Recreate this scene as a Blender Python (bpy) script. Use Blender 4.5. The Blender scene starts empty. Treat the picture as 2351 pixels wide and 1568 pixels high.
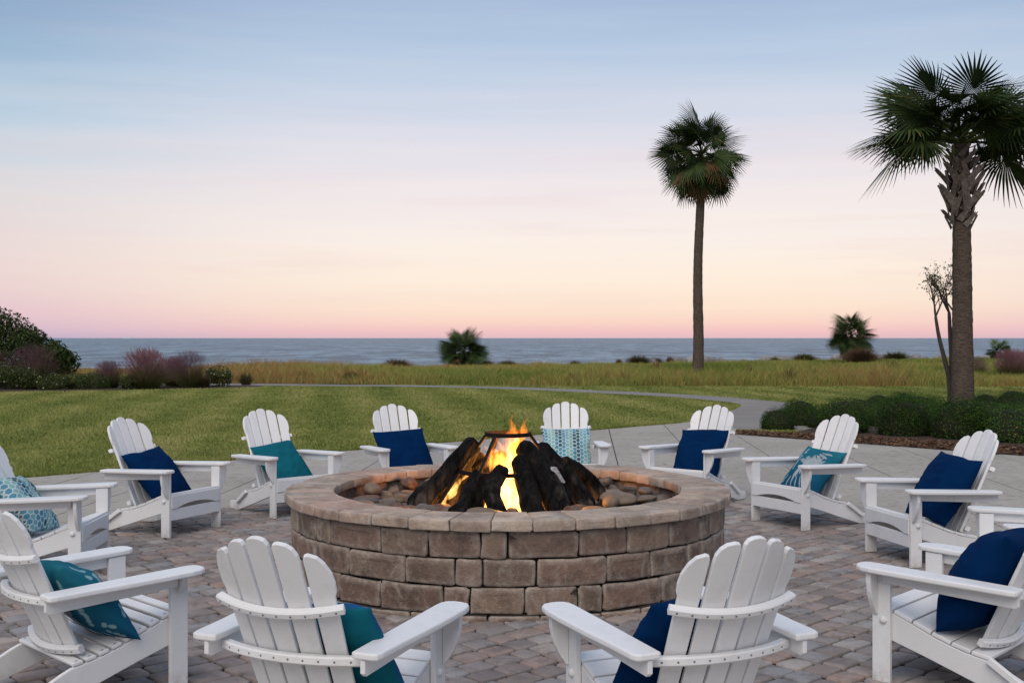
import bpy, math, random
import numpy as np
from mathutils import Vector, Matrix, Euler
R = math.radians
random.seed(7); rng = np.random.default_rng(7)
scene = bpy.context.scene
col = scene.collection

# ------------------------------------------------------------------ camera
FPX, CX, HY, CAMH = 2644.0, 1175.5, 776.0, 1.625      # focal length and horizon in a 2351 px wide picture
cam_d = bpy.data.cameras.new('camera'); cam = bpy.data.objects.new('camera', cam_d); col.objects.link(cam)
cam_d.sensor_width = 36.0; cam_d.lens = 36.0 * FPX / 2351.0
cam_d.clip_start = 0.1; cam_d.clip_end = 60000
cam.location = (0, 0, CAMH)
cam.rotation_euler = (R(90) - math.atan((784 - HY) / FPX), 0, 0)
scene.camera = cam
def gnd(u, v, z=0.0):                                  # pixel -> point on the level z
    d = FPX * (CAMH - z) / (v - HY)
    return ((u - CX) / FPX * d, d)
def at(u, v, d):                                       # pixel -> point at depth d
    return Vector(((u - CX) / FPX * d, d, CAMH - (v - HY) / FPX * d))

# ------------------------------------------------------------------ dusk sky
world = bpy.data.worlds.new('World'); scene.world = world; world.use_nodes = True
def NT(tree):
    tree.nodes.clear()
    def n(kind, **kw):
        nd = tree.nodes.new(kind)
        for k, v in kw.items():
            if k.startswith('i_'):
                key = k[2:]; key = int(key) if key.isdigit() else key.replace('_', ' ')
                nd.inputs[key].default_value = v
            else: setattr(nd, k, v)
        return nd
    return n, tree.links.new
def srgb(r, g, b):
    f = lambda c: (c / 255 / 12.92) if c / 255 <= .04045 else ((c / 255 + .055) / 1.055) ** 2.4
    return (f(r), f(g), f(b), 1)
def ramp(n, stops, interp='LINEAR'):
    r = n('ShaderNodeValToRGB'); cr = r.color_ramp; cr.interpolation = interp
    while len(cr.elements) > 1: cr.elements.remove(cr.elements[-1])
    cr.elements[0].position = stops[0][0]; cr.elements[0].color = stops[0][1]
    for p, c in stops[1:]:
        e = cr.elements.new(p); e.color = c
    return r
n, L = NT(world.node_tree)
tc = n('ShaderNodeTexCoord'); sep = n('ShaderNodeSeparateXYZ'); L(tc.outputs['Generated'], sep.inputs[0])
# thin horizontal cloud streaks push the gradient up and down a little
mp = n('ShaderNodeMapping'); mp.inputs['Scale'].default_value = (1.6, 1.6, 26); L(tc.outputs['Generated'], mp.inputs[0])
nz = n('ShaderNodeTexNoise'); nz.inputs['Scale'].default_value = 2.2; nz.inputs['Detail'].default_value = 5; nz.inputs['Roughness'].default_value = .55
L(mp.outputs[0], nz.inputs[0])
sh = n('ShaderNodeMath', operation='SUBTRACT', i_1=.5); L(nz.outputs[0], sh.inputs[0])
sh2 = n('ShaderNodeMath', operation='MULTIPLY', i_1=.085); L(sh.outputs[0], sh2.inputs[0])
zz = n('ShaderNodeMath', operation='MULTIPLY', i_1=2.0); L(sep.outputs[2], zz.inputs[0])
low = n('ShaderNodeMapRange'); low.inputs[1].default_value = .02; low.inputs[2].default_value = .2; L(zz.outputs[0], low.inputs[0])
shm = n('ShaderNodeMath', operation='MULTIPLY'); L(sh2.outputs[0], shm.inputs[0]); L(low.outputs[0], shm.inputs[1])
fac = n('ShaderNodeMath', operation='ADD', use_clamp=True); L(zz.outputs[0], fac.inputs[0]); L(shm.outputs[0], fac.inputs[1])
mid = ramp(n, [(0, srgb(228, 188, 196)), (.010, srgb(241, 195, 195)), (.026, srgb(250, 212, 199)), (.050, srgb(253, 228, 207)), (.102, srgb(254, 238, 221)), (.17, srgb(251, 240, 232)),
               (.26, srgb(241, 232, 234)), (.34, srgb(225, 224, 234)), (.42, srgb(201, 213, 231)), (.50, srgb(180, 200, 225)), (.565, srgb(167, 187, 217)), (.75, srgb(156, 177, 209)), (1, srgb(158, 178, 208))])
lef = ramp(n, [(0, srgb(188, 177, 199)), (.012, srgb(209, 184, 204)), (.04, srgb(228, 197, 206)), (.075, srgb(234, 209, 209)), (.11, srgb(236, 216, 213)), (.165, srgb(233, 218, 216)),
               (.22, srgb(225, 219, 221)), (.28, srgb(211, 217, 225)), (.36, srgb(187, 207, 224)), (.44, srgb(161, 188, 213)), (.52, srgb(143, 171, 202)), (.60, srgb(134, 161, 195)), (1, srgb(152, 172, 204))])
L(fac.outputs[0], mid.inputs[0]); L(fac.outputs[0], lef.inputs[0])
# warmest ahead and slightly to the right, cooler round the sides and behind
dt = n('ShaderNodeVectorMath', operation='DOT_PRODUCT'); dt.inputs[1].default_value = Vector((.10, 1, 0)).normalized()
nh = n('ShaderNodeVectorMath', operation='MULTIPLY'); nh.inputs[1].default_value = (1, 1, 0); L(tc.outputs['Generated'], nh.inputs[0])
nn = n('ShaderNodeVectorMath', operation='NORMALIZE'); L(nh.outputs[0], nn.inputs[0]); L(nn.outputs[0], dt.inputs[0])
az = n('ShaderNodeMapRange', interpolation_type='SMOOTHSTEP'); az.inputs[1].default_value = .85; az.inputs[2].default_value = .998
L(dt.outputs['Value'], az.inputs[0])
mix = n('ShaderNodeMix', data_type='RGBA'); L(az.outputs[0], mix.inputs[0]); L(lef.outputs[0], mix.inputs[6]); L(mid.outputs[0], mix.inputs[7])
mp2 = n('ShaderNodeMapping'); mp2.inputs['Scale'].default_value = (1.1, 1.1, 17); mp2.inputs['Rotation'].default_value = (0, R(1.2), 0); L(tc.outputs['Generated'], mp2.inputs[0])
nz2 = n('ShaderNodeTexNoise'); nz2.inputs['Scale'].default_value = 2.6; nz2.inputs['Detail'].default_value = 6; nz2.inputs['Roughness'].default_value = .6; L(mp2.outputs[0], nz2.inputs[0])
k1 = n('ShaderNodeMapRange', interpolation_type='SMOOTHSTEP'); k1.inputs[1].default_value = .46; k1.inputs[2].default_value = .72; k1.inputs[4].default_value = .26; L(nz2.outputs[0], k1.inputs[0])
k2 = ramp(n, [(0, (0, 0, 0, 1)), (.03, (.5, .5, .5, 1)), (.10, (1, 1, 1, 1)), (.22, (.9, .9, .9, 1)), (.40, (.25, .25, .25, 1)), (.7, (.1, .1, .1, 1))]); L(zz.outputs[0], k2.inputs[0])
km = n('ShaderNodeMath', operation='MULTIPLY'); L(k1.outputs[0], km.inputs[0]); L(k2.outputs[0], km.inputs[1])
mx2 = n('ShaderNodeMix', data_type='RGBA'); mx2.inputs[7].default_value = srgb(236, 204, 204); L(km.outputs[0], mx2.inputs[0]); L(mix.outputs[2], mx2.inputs[6])
bg = n('ShaderNodeBackground', i_Strength=1.0); L(mx2.outputs[2], bg.inputs[0])
wo = n('ShaderNodeOutputWorld'); L(bg.outputs[0], wo.inputs[0])

# soft afterglow from the bright western sky behind the camera
sun_d = bpy.data.lights.new('sun', 'SUN'); sun = bpy.data.objects.new('sun', sun_d); col.objects.link(sun)
sun_d.energy = 2.0; sun_d.angle = R(50); sun_d.color = (1.0, .88, .76)
sun.rotation_euler = (R(42), 0, R(-18))
vs = scene.view_settings
vs.view_transform = 'Standard'; vs.look = 'None'; vs.gamma = 1.0; vs.exposure = 0.0; vs.use_curve_mapping = False
scene.cycles.max_bounces = 8; scene.cycles.transparent_max_bounces = 16
scene.cycles.volume_bounces = 0

# ------------------------------------------------------------------ helpers
def tag(o, label=None, cat=None, group=None, kind=None):
    if label: o['label'] = label
    if cat: o['category'] = cat
    if group: o['group'] = group
    if kind: o['kind'] = kind
    return o
def link(o, parent=None):
    col.objects.link(o)
    if parent: o.parent = parent
    return o
def empty(name, loc=(0, 0, 0), rz=0.0):
    o = bpy.data.objects.new(name, None); o.empty_display_size = .1
    o.location = loc; o.rotation_euler = (0, 0, rz); return link(o)
def mk_mesh(name, verts, faces, mat=None, smooth=False):
    me = bpy.data.meshes.new(name); me.from_pydata([tuple(v) for v in verts], [], faces); me.update()
    if mat: me.materials.append(mat)
    if smooth: me.polygons.foreach_set('use_smooth', [True] * len(me.polygons))
    return me
def mk_np(name, v, f, mat=None, smooth=False):           # v (N,3) float, f (M,k) int of one face size
    v = np.asarray(v, dtype=np.float32); f = np.asarray(f, dtype=np.int32); k = f.shape[1]
    me = bpy.data.meshes.new(name)
    me.vertices.add(len(v)); me.vertices.foreach_set('co', v.ravel())
    me.loops.add(f.size); me.loops.foreach_set('vertex_index', f.ravel())
    me.polygons.add(len(f)); me.polygons.foreach_set('loop_start', np.arange(0, f.size, k, dtype=np.int32))
    me.update(calc_edges=True)
    if smooth: me.polygons.foreach_set('use_smooth', np.ones(len(f), dtype=bool))
    if mat: me.materials.append(mat)
    return me
def mo(name, me, parent=None, loc=None, rot=None, scale=None):
    o = bpy.data.objects.new(name, me)
    if loc is not None: o.location = loc
    if rot is not None: o.rotation_euler = rot
    if scale is not None: o.scale = scale if hasattr(scale, '__len__') else (scale,) * 3
    return link(o, parent)
def copy_tree(o, parent=None):
    c = o.copy(); col.objects.link(c); c.parent = parent
    for ch in list(o.children): copy_tree(ch, c)
    return c
def attr_f(me, name, data, dom='FACE'):
    a = me.attributes.new(name, 'FLOAT', dom); a.data.foreach_set('value', np.asarray(data, dtype=np.float32))
def attr_c(me, name, data):
    a = me.color_attributes.new(name, 'FLOAT_COLOR', 'POINT'); a.data.foreach_set('color', np.asarray(data, dtype=np.float32).ravel())
def inset(p, d):
    m = len(p); out = []
    area = sum(p[i][0] * p[(i + 1) % m][1] - p[(i + 1) % m][0] * p[i][1] for i in range(m))
    sg = 1 if area > 0 else -1
    for i in range(m):
        a, b, c = np.array(p[i - 1]), np.array(p[i]), np.array(p[(i + 1) % m])
        e1 = (b - a) / max(1e-9, np.linalg.norm(b - a)); e2 = (c - b) / max(1e-9, np.linalg.norm(c - b))
        n1 = np.array((-e1[1], e1[0])) * sg; n2 = np.array((-e2[1], e2[0])) * sg
        mm = n1 + n2; l = max(.5, float(mm @ mm) / 2)
        out.append(tuple(b + mm * d / l))
    return out
def prism(p, th, bev, fr):
    """outline p (a,b) given thickness th along c with eased edges; fr maps (a,b,c) to xyz"""
    m = len(p)
    if sum(p[i][0] * p[(i + 1) % m][1] - p[(i + 1) % m][0] * p[i][1] for i in range(m)) < 0: p = p[::-1]
    h = bev * .3
    rings = [(inset(p, bev), 0), (inset(p, h), h), (p, bev), (p, th - bev), (inset(p, h), th - h), (inset(p, bev), th)]
    v = [fr(a, b, c) for q, c in rings for a, b in q]
    f = [tuple(reversed(range(m)))]
    for r in range(len(rings) - 1):
        for i in range(m):
            j = (i + 1) % m; f.append((r * m + i, r * m + j, (r + 1) * m + j, (r + 1) * m + i))
    f.append(tuple((len(rings) - 1) * m + i for i in range(m)))
    return v, f
def fix(me):                                            # face directions outward
    import bmesh
    bm = bmesh.new(); bm.from_mesh(me); bmesh.ops.recalc_face_normals(bm, faces=bm.faces); bm.to_mesh(me); bm.free(); return me
def tube(pts, rad, sides=10, cap=True, wob=None):
    pts = [Vector(p) for p in pts]; v = []; f = []
    up = Vector((0, 0, 1)); prevx = None
    for i, p in enumerate(pts):
        t = (pts[min(i + 1, len(pts) - 1)] - pts[max(i - 1, 0)]).normalized()
        x = prevx if prevx else (Vector((1, 0, 0)) if abs(t.x) < .9 else Vector((0, 1, 0)))
        x = (x - t * x.dot(t)).normalized(); y = t.cross(x); prevx = x
        for s in range(sides):
            a = 2 * math.pi * s / sides; r = rad[i] * (wob(i, s) if wob else 1)
            v.append(p + (x * math.cos(a) + y * math.sin(a)) * r)
    for i in range(len(pts) - 1):
        for s in range(sides):
            q = (s + 1) % sides; f.append((i * sides + s, i * sides + q, (i + 1) * sides + q, (i + 1) * sides + s))
    if cap:
        f.append(tuple(reversed(range(sides)))); f.append(tuple((len(pts) - 1) * sides + s for s in range(sides)))
    return v, f
def join(*parts):
    V = []; F = []
    for v, f in parts:
        o = len(V); V += list(v); F += [tuple(i + o for i in q) for q in f]
    return V, F
def in_poly(x, y, poly):
    x = np.asarray(x); y = np.asarray(y); ins = np.zeros(x.shape, bool); m = len(poly)
    for i in range(m):
        (x1, y1), (x2, y2) = poly[i], poly[(i + 1) % m]
        if y1 == y2: continue
        ins ^= ((y1 > y) != (y2 > y)) & (x < (x2 - x1) * (y - y1) / (y2 - y1) + x1)
    return ins
def vnoise(x, y, s, seed=0):                             # smooth value noise in numpy
    x = np.asarray(x) / s + 101.3 * seed; y = np.asarray(y) / s + 57.7 * seed
    xi = np.floor(x).astype(int); yi = np.floor(y).astype(int); fx = x - xi; fy = y - yi
    fx = fx * fx * (3 - 2 * fx); fy = fy * fy * (3 - 2 * fy)
    def h(a, b):
        q = np.sin(a * 127.1 + b * 311.7 + seed * 13.3) * 43758.5453; return q - np.floor(q)
    return (h(xi, yi) * (1 - fx) + h(xi + 1, yi) * fx) * (1 - fy) + (h(xi, yi + 1) * (1 - fx) + h(xi + 1, yi + 1) * fx) * fy

# ------------------------------------------------------------------ materials
def material(name, build):
    m = bpy.data.materials.new(name); m.use_nodes = True
    n, L = NT(m.node_tree); out = n('ShaderNodeOutputMaterial'); build(n, L, out); return m
def principled(n, L, out, rough=.8, spec=.3):
    b = n('ShaderNodeBsdfPrincipled', i_Roughness=rough); b.inputs['Specular IOR Level'].default_value = spec
    L(b.outputs[0], out.inputs[0]); return b
def noise(n, L, scale, detail=4, rough=.55, coord='Object', stretch=None, dist=0):
    t = n('ShaderNodeTexCoord')
    src = t.outputs[coord] if coord != 'World' else n('ShaderNodeNewGeometry').outputs['Position']
    if stretch:
        m = n('ShaderNodeMapping'); m.inputs['Scale'].default_value = stretch; L(src, m.inputs[0]); src = m.outputs[0]
    k = n('ShaderNodeTexNoise', i_Scale=scale, i_Detail=detail, i_Roughness=rough, i_Distortion=dist); L(src, k.inputs[0]); return k.outputs[0]
def mixc(n, L, fac, a, b, mode='MIX'):
    m = n('ShaderNodeMix', data_type='RGBA', blend_type=mode)
    for s, v in ((0, fac), (6, a), (7, b)):
        if isinstance(v, (int, float)): m.inputs[s].default_value = v
        elif isinstance(v, tuple): m.inputs[s].default_value = v if len(v) == 4 else (*v, 1)
        else: L(v, m.inputs[s])
    return m.outputs[2]
def rng_map(n, L, v, a, b, c=0., d=1.):
    m = n('ShaderNodeMapRange'); L(v, m.inputs[0])
    for i, q in enumerate((a, b, c, d)): m.inputs[i + 1].default_value = q
    return m.outputs[0]
def bump(n, L, bsdf, h, strength=.3, dist=.01, prev=None):
    b = n('ShaderNodeBump', i_Strength=strength, i_Distance=dist); L(h, b.inputs['Height'])
    if prev: L(prev, b.inputs['Normal'])
    L(b.outputs[0], bsdf.inputs['Normal']); return b.outputs[0]
def rnd_value(n, attr=None):
    if attr: return n('ShaderNodeAttribute', attribute_name=attr).outputs['Fac']
    return n('ShaderNodeObjectInfo').outputs['Random']

def m_white(n, L, out):
    b = principled(n, L, out, .48, .4)
    g = noise(n, L, 420, 3, .7); s = noise(n, L, 9, 5, .6)
    c = mixc(n, L, rng_map(n, L, g, .55, .80), (.80, .795, .785), (.54, .535, .525))
    c = mixc(n, L, rng_map(n, L, s, .55, .85, 0, .5), c, (.55, .52, .47))
    o = n('ShaderNodeMapRange'); L(rnd_value(n), o.inputs[0]); o.inputs[3].default_value = .92; o.inputs[4].default_value = 1.0
    cb = n('ShaderNodeCombineColor'); [L(o.outputs[0], cb.inputs[q]) for q in range(3)]; c = mixc(n, L, 1.0, c, cb.outputs[0], 'MULTIPLY')
    tc_ = n('ShaderNodeTexCoord'); sz_ = n('ShaderNodeSeparateXYZ'); L(tc_.outputs['Object'], sz_.inputs[0]); st = noise(n, L, 30, 4, .7, 'World')
    ft = n('ShaderNodeMath', operation='MULTIPLY', use_clamp=True); L(rng_map(n, L, sz_.outputs[2], .0, .09, .75, 0), ft.inputs[0]); L(rng_map(n, L, st, .35, .65), ft.inputs[1]); c = mixc(n, L, ft.outputs[0], c, (.36, .32, .27))
    wr = noise(n, L, 3.5, 6, .7, 'World', (1, 1, .6)); c = mixc(n, L, rng_map(n, L, wr, .56, .72, 0, .35), c, (.52, .50, .46))
    L(c, b.inputs['Base Color']); bump(n, L, b, g, .35, .002)
WHITE = material('white_weathered_board', m_white)
HOLE = material('dark_screw_metal', lambda n, L, o: principled(n, L, o, .5).inputs['Base Color'].__setattr__('default_value', (.16, .15, .14, 1)))

def stone_like(name, stops, attr=None, edge=.5, mott=(.10, .085, .07), mscale=9, gscale=160, bs=.5, light=(.42, .38, .33), lightamt=.35):
    def bld(n, L, out):
        b = principled(n, L, out, .88, .25)
        r = ramp(n, stops, 'LINEAR'); L(rnd_value(n, attr), r.inputs[0])
        co = 'World'
        g = noise(n, L, gscale, 4, .65, co); m1 = noise(n, L, mscale, 6, .65, co, dist=.4); m2 = noise(n, L, mscale * 2.7, 5, .7, co)
        c = mixc(n, L, rng_map(n, L, m1, .46, .66, 0, .7), r.outputs[0], mott)
        m3 = noise(n, L, mscale * .8, 6, .7, co, (1.3, 1.3, .7), 1.0)
        c = mixc(n, L, rng_map(n, L, m3, .52, .66, 0, lightamt), c, light)
        c = mixc(n, L, rng_map(n, L, m2, .55, .74, 0, lightamt), c, light)
        c = mixc(n, L, rng_map(n, L, g, .60, .78, 0, .55), c, light)
        c = mixc(n, L, rng_map(n, L, g, .42, .25, 0, .7), c, (.03, .026, .023))
        if edge:
            ee = n('ShaderNodeAttribute', attribute_name='edge').outputs['Fac']; ew = n('ShaderNodeMath', operation='MULTIPLY', use_clamp=True); L(ee, ew.inputs[0]); L(rng_map(n, L, m2, .35, .62, .1, edge), ew.inputs[1]); c = mixc(n, L, ew.outputs[0], c, light)
            ej = n('ShaderNodeMath', operation='GREATER_THAN', i_1=1.5); L(ee, ej.inputs[0]); c = mixc(n, L, ej.outputs[0], c, (.05, .042, .036))
        L(c, b.inputs['Base Color'])
        p = bump(n, L, b, m2, bs, .012); bump(n, L, b, g, bs, .004, p)
    return material(name, bld)
PAV = [(0, (.30, .252, .222, 1)), (.16, (.19, .163, .152, 1)), (.34, (.325, .255, .222, 1)), (.50, (.25, .228, .216, 1)), (.66, (.325, .225, .188, 1)), (.78, (.39, .35, .312, 1)), (.90, (.265, .255, .258, 1)), (1, (.415, .345, .296, 1))]
PAVER = stone_like('concrete_paver', PAV, None, 0, (.13, .115, .105), 7, 170, .45, (.42, .38, .35), .25)
PAVER_J = stone_like('concrete_paver_far', PAV, 'tint', 0, (.13, .115, .105), 7, 170, .45, (.42, .38, .35), .25)
BLOCK = stone_like('tumbled_wall_block', [(0, (.155, .102, .078, 1)), (.25, (.245, .158, .117, 1)), (.5, (.18, .13, .10, 1)), (.75, (.275, .192, .138, 1)), (.9, (.205, .142, .108, 1)), (1, (.35, .285, .195, 1))], None, .75, (.085, .064, .052), 8, 130, 1.0, (.43, .37, .31), .5)
CAP = stone_like('cap_stone', [(0, (0.407, 0.320, 0.242, 1)), (.3, (0.475, 0.362, 0.276, 1)), (.55, (0.350, 0.268, 0.209, 1)), (.8, (0.452, 0.304, 0.233, 1)), (1, (0.531, 0.430, 0.330, 1))], None, .35, (.17, .125, .10), 6, 150, .9, (.55, .50, .44), .5)
RIP = stone_like('shore_rock', [(0, (.20, .19, .18, 1)), (1, (.34, .32, .30, 1))], None, 0, (.14, .13, .12), 2, 30, .6, (.45, .43, .41), .4)

def m_concrete(n, L, out):
    b = principled(n, L, out, .9, .2)
    big = noise(n, L, .55, 5, .6, 'World'); g = noise(n, L, 130, 3, .7, 'World'); pit = noise(n, L, 17, 3, .6, 'World', (.5, 1.2, 1), .6)
    c = mixc(n, L, rng_map(n, L, big, .3, .72), (.32, .285, .245), (.43, .39, .335))
    c = mixc(n, L, rng_map(n, L, g, .52, .8, 0, .6), c, (.52, .48, .43))
    c = mixc(n, L, rng_map(n, L, pit, .57, .66, 0, .6), c, (.12, .105, .09))
    L(c, b.inputs['Base Color']); p = bump(n, L, b, rng_map(n, L, pit, .55, .75, 1, 0), .6, .01); bump(n, L, b, g, .35, .004, p)
CONC = material('pitted_concrete', m_concrete)
def m_path(n, L, out):
    b = principled(n, L, out, .9, .2)
    big = noise(n, L, .8, 5, .6, 'World'); g = noise(n, L, 60, 3, .7, 'World')
    c = mixc(n, L, rng_map(n, L, big, .3, .72), (.195, .178, .16), (.27, .247, .22)); c = mixc(n, L, rng_map(n, L, g, .5, .8, 0, .5), c, (.36, .34, .32))
    L(c, b.inputs['Base Color']); bump(n, L, b, g, .3, .005)
PATH = material('path_concrete', m_path)
def plain(name, c, rough=.9, spec=.2, sc=20, var=.35):
    def bld(n, L, out):
        b = principled(n, L, out, rough, spec); g = noise(n, L, sc, 5, .65, 'World')
        d = tuple(x * (1 - var) for x in c); e = tuple(min(1, x * (1 + var)) for x in c)
        L(mixc(n, L, rng_map(n, L, g, .3, .7), d, e), b.inputs['Base Color']); bump(n, L, b, g, .4, .01)
    return material(name, bld)
JOINT = plain('joint_sand', (.020, .017, .015), sc=60)
SOIL = plain('soil', (.07, .055, .035)); MULCH = plain('pine_mulch', (.062, .040, .030), sc=45, var=.6)
BED = plain('ash_bed', (.03, .026, .023), sc=60)
IRON = plain('burnt_iron', (.012, .008, .007), .75, .15, 40, .5)

GRASS_STOPS = [(0, (.086, .118, .024, 1)), (.35, (.160, .192, .042, 1)), (.7, (.255, .262, .075, 1)), (1, (.35, .325, .13, 1))]
def lawn_tone(n, L):
    """mown stripes and worn patches, in ground coordinates"""
    a = noise(n, L, .35, 4, .6, 'World', (1, .55, 1)); b = noise(n, L, 1.6, 5, .7, 'World', (1, .6, 1)); c = noise(n, L, 14, 4, .7, 'World')
    g = n('ShaderNodeNewGeometry'); m = n('ShaderNodeMapping'); m.inputs['Rotation'].default_value = (0, 0, R(-9)); L(g.outputs['Position'], m.inputs[0])
    w = n('ShaderNodeTexWave', i_Scale=.19, i_Distortion=1.2, i_Detail=1.0); w.inputs['Detail Scale'].default_value = .5; L(m.outputs[0], w.inputs[0])
    s1 = n('ShaderNodeMath', operation='MULTIPLY', i_1=.40); L(a, s1.inputs[0])
    s2 = n('ShaderNodeMath', operation='MULTIPLY_ADD', i_1=.34); L(b, s2.inputs[0]); L(s1.outputs[0], s2.inputs[2])
    s3 = n('ShaderNodeMath', operation='MULTIPLY_ADD', i_1=.22); L(c, s3.inputs[0]); L(s2.outputs[0], s3.inputs[2])
    s4 = n('ShaderNodeMath', operation='MULTIPLY_ADD', i_1=.10); L(w.outputs['Fac'], s4.inputs[0]); L(s3.outputs[0], s4.inputs[2])
    return rng_map(n, L, s4.outputs[0], .34, .70)
def m_lawn(n, L, out):
    b = principled(n, L, out, .95, .1); r = ramp(n, GRASS_STOPS); L(lawn_tone(n, L), r.inputs[0])
    L(mixc(n, L, .15, r.outputs[0], (.05, .05, .015)), b.inputs['Base Color'])
    g = noise(n, L, 55, 4, .7, 'World'); bump(n, L, b, g, .8, .03)
LAWN = material('mown_lawn', m_lawn)
def m_blade(n, L, out):
    b = principled(n, L, out, .7, .2); r = ramp(n, GRASS_STOPS)
    t = n('ShaderNodeMath', operation='MULTIPLY_ADD', i_1=.5); L(n('ShaderNodeAttribute', attribute_name='tint').outputs['Fac'], t.inputs[0]); L(lawn_tone(n, L), t.inputs[2])
    o = n('ShaderNodeMath', operation='SUBTRACT', i_1=.22); L(t.outputs[0], o.inputs[0]); L(o.outputs[0], r.inputs[0])
    L(r.outputs[0], b.inputs['Base Color'])
BLADE = material('lawn_blades', m_blade)
def leaf_mat(name, stops, rough=.55, spec=.3, trans=.25, per=0):
    def bld(n, L, out):
        b = principled(n, L, out, rough, spec); r = ramp(n, stops); L(n('ShaderNodeAttribute', attribute_name='tint').outputs['Fac'], r.inputs[0])
        L(r.outputs[0], b.inputs['Base Color'])
        rc = r.outputs[0]
        if per:
            v_ = rng_map(n, L, rnd_value(n), 0, 1, 1 - per, 1 + 1.6 * per); cb = n('ShaderNodeCombineColor'); [L(v_, cb.inputs[q]) for q in range(3)]; rc = mixc(n, L, 1.0, rc, cb.outputs[0], 'MULTIPLY'); L(rc, b.inputs['Base Color'])
        t = n('ShaderNodeBsdfTranslucent'); L(rc, t.inputs[0])
        m = n('ShaderNodeMixShader', i_0=trans); L(b.outputs[0], m.inputs[1]); L(t.outputs[0], m.inputs[2]); L(m.outputs[0], out.inputs[0])
    return material(name, bld)
MEADOW = leaf_mat('meadow_grass', [(0, (.13, .17, .032, 1)), (.25, (.27, .30, .070, 1)), (.5, (.36, .32, .10, 1)), (.72, (.40, .25, .09, 1)), (1, (.30, .16, .07, 1))], .8, .1)
PALMG = leaf_mat('palm_leaf', [(0, (.016, .030, .010, 1)), (.5, (.036, .060, .018, 1)), (.85, (.075, .095, .026, 1)), (1, (.16, .12, .05, 1))], .55, .15, .25, .5)
PALMB = leaf_mat('dead_palm_leaf', [(0, (.09, .05, .026, 1)), (1, (.25, .14, .07, 1))], .8, .1, .15)
SHRUB = leaf_mat('shrub_leaf', [(0, (.014, .032, .006, 1)), (.5, (.036, .080, .012, 1)), (.9, (.095, .17, .026, 1)), (1, (.20, .11, .05, 1))], .7, .10, .25, .32)
BUSH = leaf_mat('dark_bush_leaf', [(0, (.018, .032, .011, 1)), (.6, (.05, .075, .022, 1)), (1, (.12, .125, .045, 1))], .75, .08, .2)
MUHLY = leaf_mat('muhly_plume', [(0, (.09, .11, .03, 1)), (.35, (.17, .16, .06, 1)), (.5, (.19, .10, .10, 1)), (1, (.30, .135, .165, 1))], .8, .1, .3)
SCRUB = leaf_mat('scrub_stem', [(0, (.055, .055, .022, 1)), (.5, (.11, .085, .04, 1)), (1, (.13, .06, .04, 1))], .8, .1, .2)
PETAL = leaf_mat('pale_petal', [(0, (.65, .62, .40, 1)), (1, (.75, .74, .66, 1))], .7, .1, .3)
DRY = leaf_mat('dry_leaf', [(0, (.07, .035, .02, 1)), (.6, (.15, .075, .04, 1)), (1, (.26, .16, .09, 1))], .8, .1, .1)
def m_trunk(n, L, out):
    b = principled(n, L, out, .95, .1)
    a = noise(n, L, 9, 5, .7, 'Object', (1, 1, 5)); c = noise(n, L, 50, 4, .7, 'Object', (1, 1, .35))
    k = mixc(n, L, rng_map(n, L, a, .32, .68), (.050, .037, .029), (.175, .135, .105)); k = mixc(n, L, rng_map(n, L, c, .5, .72, 0, .7), k, (.045, .035, .03))
    L(k, b.inputs['Base Color']); p = bump(n, L, b, a, .9, .03); bump(n, L, b, c, .5, .01, p)
TRUNK = material('palm_trunk', m_trunk)
BOOT = plain('leaf_base', (.19, .155, .13), sc=18, var=.55); BARK = plain('grey_bark', (.070, .058, .050), sc=25, var=.45)

def m_sea(n, L, out):
    b = principled(n, L, out, .3, .14); b.inputs['IOR'].default_value = 1.33
    geo = n('ShaderNodeNewGeometry')
    def wn(sx, sy, d):
        m = n('ShaderNodeMapping'); m.inputs['Scale'].default_value = (sx, sy, 1); L(geo.outputs['Position'], m.inputs[0])
        k = n('ShaderNodeTexNoise', i_Scale=1.0, i_Detail=d, i_Roughness=.62); L(m.outputs[0], k.inputs[0]); return k.outputs[0]
    big = wn(.02, .012, 3); c = mixc(n, L, rng_map(n, L, big, .35, .65), (.135, .235, .32), (.21, .315, .40))
    chop = wn(.085, .026, 6); c = mixc(n, L, rng_map(n, L, chop, .46, .58), c, (.05, .095, .14)); c = mixc(n, L, rng_map(n, L, wn(.30, .085, 4), .50, .60, 0, .95), c, (.035, .07, .11)); L(c, b.inputs['Base Color'])
    s = n('ShaderNodeMath', operation='MULTIPLY_ADD', i_1=.5); L(wn(.5, 1.1, 4), s.inputs[0]); L(wn(.10, .30, 3), s.inputs[2])
    bump(n, L, b, s.outputs[0], 1.0, 1.9)
SEA = material('sea_water', m_sea)

# ------------------------------------------------------------------ the setting
PX, PY, PR, PZ = -.028, 8.08, 1.535, .59               # fire pit centre, cap radius, cap height
PATR = 3.95                                             # paved circle
def sheet(name, poly, z, mat, kind='structure', thick=0):
    v = [(x, y, z) for x, y in poly]; f = [tuple(range(len(poly)))]
    o = mo(name, mk_mesh(name, v, f, mat)); tag(o, kind=kind); return o
def smooth_line(pts, k=8):
    out = []; P = [np.array(p, float) for p in pts]; P = [2 * P[0] - P[1]] + P + [2 * P[-1] - P[-2]]
    for i in range(1, len(P) - 2):
        for j in range(k):
            t = j / k; a, b, c, d = P[i - 1:i + 3]
            out.append(tuple(.5 * (2 * b + (c - a) * t + (2 * a - 5 * b + 4 * c - d) * t * t + (3 * b - a - 3 * c + d) * t ** 3)))
    out.append(tuple(P[-2])); return out
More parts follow.
